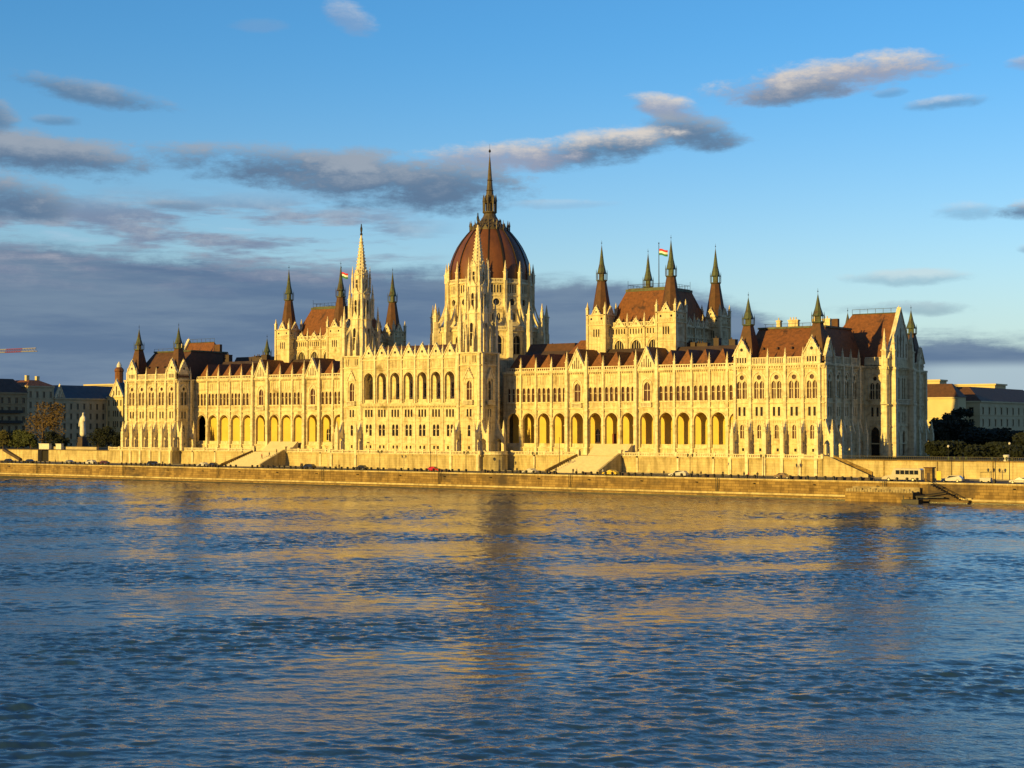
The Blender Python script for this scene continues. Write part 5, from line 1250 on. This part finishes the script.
# ------------------------------------------------------------------ trees
def leafmat(name, c0, c1):
    m, nt, b = nodes(name)
    f = noise_tex(nt, coord(nt), .8, 3)
    nt.links.new(ramp(nt, f, [(.3, c0), (.7, c1)]), b.inputs['Base Color']); b.inputs['Roughness'].default_value = .7
    return m
LM = {'dark': leafmat('dark_foliage', (.008, .013, .006), (.020, .028, .010)), 'green': leafmat('green_foliage', (.035, .05, .010), (.075, .09, .018)), 'orange': leafmat('orange_spring_foliage', (.10, .065, .022), (.16, .105, .034)), 'olive': leafmat('olive_foliage', (.06, .06, .014), (.10, .09, .02))}
def tree(x, y, z, h, w_, mat, label, seed, group, n=1600, leaf=.5, low=.25):
    rr = random.Random(seed)
    t = thing('tree', label, 'tree', (x, y, z), 0, group)
    tr = MB(); top = h*.55; tr.tube((0,0,-.3), (0,0,top), h*.028, h*.014, 8); cl = []
    for k in range(9):
        a = rr.uniform(0, 2*PI); zz = h*rr.uniform(low, .75); r = w_*.5*rr.uniform(.3, .85)*(1-.5*abs(zz/h-.5)); e = (r*math.cos(a), r*math.sin(a), zz+h*.12)
        tr.tube((0, 0, min(zz*.8, top)), e, h*.012, h*.004, 5); cl.append((e, w_*rr.uniform(.16, .27)))
    cl.append(((0, 0, h*.85), w_*.2)); cl.append(((0, 0, h*.6), w_*.3))
    tr.build('trunk', M['bark'], t, (0,0,0))
    cr = MB()
    for k in range(n):
        c, r = rr.choice(cl); d = Vector((rr.gauss(0, 1), rr.gauss(0, 1), rr.gauss(0, .8))).normalized()*r*rr.uniform(.45, 1.08)
        p = Vector(c)+d; 
        if p.z < h*.12 or p.z > h: continue
        u = Vector((rr.gauss(0, 1), rr.gauss(0, 1), rr.gauss(0, 1))).normalized(); v_ = u.orthogonal().normalized(); s = leaf*rr.uniform(.5, 1.2)
        cr.face(p-u*s, p-v_*s*.6, p+u*s, p+v_*s*.6)
    cr.build('crown', LM[mat], t, (0,0,0)); return t
tree(-217.3, 30, 8.7, 19, 17, 'orange', 'large orange brown spring tree in front of the tan house at left', 1, 'trees left of the parliament', 2300, .42, .2)
for i, (x, y, h, w_, mt, lab) in enumerate(((-216, 10, 7.5, 8, 'olive', 'olive bush like tree at the very left edge'), (-209.5, 12, 7.6, 8, 'green', 'second bushy green tree from the left edge'), (-203.5, 10, 7.2, 7, 'green', 'bright green bushy tree left of the orange tree'), (-198, 9, 6.0, 6.5, 'green', 'green bushy tree under the left side of the orange tree'), (-192, 14, 7, 6, 'dark', 'dark low tree under the orange tree'),
      (-184, 12, 5.2, 6, 'dark', 'dark shrub like tree at the foot of the monument'), (-172, 20, 8.2, 8, 'dark', 'dark rounded tree right of the monument'), (-165, 24, 6.5, 7, 'dark', 'dark tree next to the sunlit gabled wing'), (-190, 40, 9, 9, 'dark', 'dark tree behind the monument on its left'))):
    tree(x, y, 8.7, h, w_, mt, lab, 20+i, 'trees left of the parliament', 1500, .38, .1)
rt = [(129.7, 92, 11.5, 9, 'dark tree touching the right rear corner of the parliament'), (129.5, 104, 13, 10, 'dark tree in front of the sunlit yellow house'), (131.9, 108, 15.5, 8, 'tallest slender dark tree right of the sunlit yellow house'), (140.2, 96, 8.5, 11, 'dark tree below the sunlit corner of the long palace'), (143.2, 100, 7.6, 12, 'broad dark tree below the left windows of the long palace'), (149.2, 94, 8.2, 12, 'broad dark tree behind the tall lamp at far right'), (149.6, 104, 7.4, 12, 'dark tree right of the tall lamp'), (156.8, 92, 7, 11, 'dark tree cut by the right edge'), (148.4, 45, 4.6, 8, 'low dark tree at the railing beside the parliament corner'), (152.4, 48, 4.4, 9, 'second low dark tree at the railing from the parliament'), (159.6, 42, 3.6, 10, 'middle low dark tree at the railing'), (164.4, 44, 4.4, 9, 'fourth low dark tree at the railing from the parliament'), (171.1, 40, 3.8, 10, 'low dark tree at the railing near the right edge')]
for i, (x, y, h, w_, lab) in enumerate(rt): tree(x, y, 8.72, h, w_, 'dark', lab, 60+i, 'dark trees right of the parliament', 2000, .55, .1)

# ------------------------------------------------------------------ crane far behind at the left
M['cranegrey'] = plain('faded_crane_paint', (.36, .34, .32), .5)
C = thing('tower_crane', 'white and red tower crane jib high above the roofs at the left edge', 'crane', (-600, 250, 6.2))
w = MB()
for dx in (-1, 1):
    for dy in (-1, 1): w.tube((-600+dx, 250+dy, 6.2), (-600+dx, 250+dy, 68), .15)
for k in range(20): z = 8+k*3; w.tube((-601, 249, z), (-599, 249, z+3), .08); w.tube((-601, 251, z+3), (-599, 251, z), .08)
w.build('mast', M['cranegrey'], C)
w = MB()
for k, (a, c) in enumerate(((-630, -580), (-580, -545), (-545, -531), (-531, -515), (-515, -502))):
    w.m = (0, 1, 0, 1, 0)[k]
    for dy, z in ((-1, 64), (1, 64), (0, 66)): w.tube((a, 250+dy, z), (c, 250+dy, z), .22)
    n = int((c-a)/2.2)
    for q in range(n): x = a+q*(c-a)/n; x2 = a+(q+1)*(c-a)/n; w.tube((x, 249, 64), ((x+x2)/2, 250, 66), .1); w.tube(((x+x2)/2, 250, 66), (x2, 249, 64), .1); w.tube((x, 251, 64), ((x+x2)/2, 250, 66), .1); w.tube(((x+x2)/2, 250, 66), (x2, 251, 64), .1)
w.build('jib', [M['cranegrey'], M['red']], C)
# ------------------------------------------------------------------ light and sky
EL = 9.5; SD = Vector((-.165, -1, 0)).normalized()
sl = bpy.data.lights.new('Sun', 'SUN'); so = bpy.data.objects.new('Sun', sl); COL.objects.link(so)
sd = Vector((SD.x*math.cos(R(EL)), SD.y*math.cos(R(EL)), math.sin(R(EL))))
so.rotation_euler = sd.to_track_quat('Z', 'Y').to_euler()
sl.energy = 5.0; sl.color = SUNC; sl.angle = R(.5)
W = bpy.data.worlds.new('World'); S.world = W; W.use_nodes = True; nt = W.node_tree; bg = nt.nodes['Background']
sky = nt.nodes.new('ShaderNodeTexSky'); sky.sky_type = 'NISHITA'; sky.sun_disc = False; sky.sun_elevation = R(EL)
sky.sun_rotation = math.atan2(SD.x, SD.y) % (2*PI); sky.air_density = 1.0; sky.dust_density = .4; sky.ozone_density = 2.5
# the sky as a function of world direction: azimuth measured from the river's normal, elevation above the horizon
g = nt.nodes.new('ShaderNodeTexCoord').outputs['Generated']
def vm(op, a, b):
    n = nt.nodes.new('ShaderNodeVectorMath'); n.operation = op
    for i, v in enumerate((a, b)):
        if isinstance(v, tuple): n.inputs[i].default_value = v
        else: nt.links.new(v, n.inputs[i])
    return n.outputs['Value' if op == 'DOT_PRODUCT' else 'Vector']
dirn = vm('NORMALIZE', g, (0,0,0))
ax = vm('DOT_PRODUCT', dirn, (-.5775, .8164, 0)); ay = vm('DOT_PRODUCT', dirn, (.8164, .5775, 0)); az_ = vm('DOT_PRODUCT', dirn, (0, 0, 1))
AZ = mathn(nt, 'ARCTAN2', ay, ax); ELV = mathn(nt, 'ARCSINE', az_)
def comb(x, y, z=0):
    n = nt.nodes.new('ShaderNodeCombineXYZ')
    for i, v in enumerate((x, y, z)):
        if isinstance(v, (int, float)): n.inputs[i].default_value = v
        else: nt.links.new(v, n.inputs[i])
    return n.outputs[0]
def smooth(a, lo, hi):
    n = nt.nodes.new('ShaderNodeMapRange'); n.interpolation_type = 'SMOOTHSTEP'
    for i, v in ((0, a), (1, lo), (2, hi), (3, 0.0), (4, 1.0)):
        if isinstance(v, (int, float)): n.inputs[i].default_value = v
        else: nt.links.new(v, n.inputs[i])
    return n.outputs[0]
wisp = noise_tex(nt, comb(mathn(nt, 'MULTIPLY', AZ, 1.0), mathn(nt, 'MULTIPLY', ELV, 3.6)), 14, 9, .68)
lump = noise_tex(nt, comb(mathn(nt, 'MULTIPLY', AZ, 1.0), mathn(nt, 'MULTIPLY', ELV, 2.0), 3.3), 34, 8, .68)
edge = mathn(nt, 'ADD', mathn(nt, 'MULTIPLY', mathn(nt, 'SUBTRACT', wisp, .5), 2.4), mathn(nt, 'MULTIPLY', mathn(nt, 'SUBTRACT', lump, .5), 2.4))
base = nt.nodes.new('ShaderNodeMix'); base.data_type = 'RGBA'; base.blend_type = 'MULTIPLY'; base.inputs[0].default_value = 1
nt.links.new(sky.outputs[0], base.inputs[6]); base.inputs[7].default_value = (*SKYTINT, 1)
hzt = mixc(nt, smooth(ELV, 420/1600, 90/1600), SKYTINT, SKYTINT_LOW)
nt.links.new(hzt, base.inputs[7]); col = base.outputs[2]
K = CLOUDK   # scene radiance of the cloud tones before the background strength
def layer(col, mask, low, high, top):
    c = mixc(nt, top, tuple(v*K for v in low), tuple(v*K for v in high)); return mixc(nt, mask, col, c)
U = 1/1600.0
# pale clear air low over the horizon
low = smooth(ELV, 190*U, 10*U); col = mixc(nt, mathn(nt, 'MULTIPLY', low, .55), col, tuple(v*K for v in (.42, .58, .66)))
# the blue grey bank low in the sky: thick to the north, a thin band to the south
def bank(col, pts, bot, soft, lowc, highc, amt, nz):
    n = nt.nodes.new('ShaderNodeFloatCurve'); cv = n.mapping.curves[0]
    for i, (x, y) in enumerate(pts):
        q = (x/1024, y/400)
        if i < 2: cv.points[i].location = q
        else: cv.points.new(*q)
    cv.points[0].location = (pts[0][0]/1024, pts[0][1]/400); cv.points[1].location = (pts[1][0]/1024, pts[1][1]/400)
    n.mapping.update(); nt.links.new(mathn(nt, 'MULTIPLY_ADD', AZ, 1600/1024, .5), n.inputs['Value'])
    d = mathn(nt, 'SUBTRACT', mathn(nt, 'MULTIPLY', n.outputs[0], 400*U), ELV)
    d = mathn(nt, 'ADD', d, mathn(nt, 'MULTIPLY', edge, nz*U))
    k = smooth(d, 0.0, soft*U)
    gp = noise_tex(nt, comb(mathn(nt, 'MULTIPLY', AZ, 1.0), mathn(nt, 'MULTIPLY', ELV, 9.0), 4.9), 10, 7, .65)
    thick = smooth(d, 0.0, 24*U)
    k = mathn(nt, 'MULTIPLY', k, mathn(nt, 'MAXIMUM', thick, smooth(gp, .62, .44)))
    if bot: k = mathn(nt, 'MULTIPLY', k, smooth(mathn(nt, 'ADD', ELV, mathn(nt, 'MULTIPLY', edge, 5*U)), (bot-8)*U, (bot+10)*U))
    sk = noise_tex(nt, comb(mathn(nt, 'MULTIPLY', AZ, 1.0), mathn(nt, 'MULTIPLY', ELV, 8.0), 1.9), 7, 6, .6)
    return layer(col, mathn(nt, 'MULTIPLY', k, amt), lowc, highc, smooth(sk, .38, .68))
col = bank(col, [(0, 190), (1024, 92), (160, 180), (300, 170), (420, 168), (520, 160), (620, 156), (720, 138), (800, 112), (880, 99), (960, 100)], 0, 22, (.098, .162, .275), (.155, .225, .325), .97, 10)
# pale gap under the bank on the south side
gap = mathn(nt, 'MULTIPLY', smooth(AZ, 330*U, 440*U), smooth(ELV, 66*U, 54*U)); col = mixc(nt, mathn(nt, 'MULTIPLY', gap, .9), col, tuple(v*K for v in (.40, .52, .58)))
hz = smooth(ELV, 60*U, 5*U); col = mixc(nt, mathn(nt, 'MULTIPLY', hz, .35), col, tuple(v*K for v in (.30, .37, .43)))
# streaky broken layer above the bank on the north side
st = noise_tex(nt, comb(mathn(nt, 'MULTIPLY', AZ, 1.0), mathn(nt, 'MULTIPLY', ELV, 7.0), 7.7), 9, 7, .6)
z = mathn(nt, 'MULTIPLY', smooth(AZ, -30*U, -170*U), mathn(nt, 'MULTIPLY', smooth(ELV, 240*U, 200*U), smooth(ELV, 120*U, 165*U)))
k = mathn(nt, 'MULTIPLY', z, smooth(st, .46, .60)); col = layer(col, mathn(nt, 'MULTIPLY', k, .85), (.17, .21, .32), (.36, .38, .44), smooth(lump, .35, .75))
k2 = mathn(nt, 'MULTIPLY', z, smooth(st, .44, .30)); col = layer(col, mathn(nt, 'MULTIPLY', k2, .6), (.36, .52, .70), (.44, .56, .68), lump)
# separate clouds: x, y, half width, half height (in 1/1600 rad from the view azimuth / above the horizon), tilt, strength, low and high tone
def cloud(col, x, y, rx, ry, tilt, amt, lo, hi, nz=.55):
    dx = mathn(nt, 'ADD', AZ, -(x-512)*U); dy = mathn(nt, 'ADD', ELV, -(426.5-y)*U)
    ct, s_ = math.cos(tilt), math.sin(tilt)
    u = mathn(nt, 'MULTIPLY', mathn(nt, 'ADD', mathn(nt, 'MULTIPLY', dx, ct), mathn(nt, 'MULTIPLY', dy, s_)), 1/(rx*U))
    v = mathn(nt, 'MULTIPLY', mathn(nt, 'SUBTRACT', mathn(nt, 'MULTIPLY', dy, ct), mathn(nt, 'MULTIPLY', dx, s_)), 1/(ry*U))
    d = mathn(nt, 'SUBTRACT', 1.0, mathn(nt, 'ADD', mathn(nt, 'MULTIPLY', u, u), mathn(nt, 'MULTIPLY', v, v)))
    d = mathn(nt, 'ADD', d, mathn(nt, 'MULTIPLY', edge, nz*2.0))
    k = mathn(nt, 'MULTIPLY', smooth(d, -.35, 1.0), amt)
    top = smooth(mathn(nt, 'ADD', v, mathn(nt, 'MULTIPLY', edge, .9)), -.35, .95)
    return layer(col, k, lo, hi, top)
GL, GH = (.155, .195, .33), (.33, .35, .42); PL, PH = (.27, .31, .42), (.60, .56, .53)
for c in CLOUDS: col = cloud(col, *c)
# added: unseen sky behind the camera greyed down to cut fill on shaded faces
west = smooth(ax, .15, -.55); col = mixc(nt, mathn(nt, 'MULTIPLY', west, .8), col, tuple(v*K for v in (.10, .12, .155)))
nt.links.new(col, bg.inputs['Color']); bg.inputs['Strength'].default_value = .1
S.view_settings.view_transform = 'Standard'; S.view_settings.look = 'None'; S.view_settings.gamma = 1; S.view_settings.exposure = EXPO
S.render.engine = 'CYCLES'; S.cycles.max_bounces = 6; S.cycles.diffuse_bounces = 3; S.cycles.glossy_bounces = 3
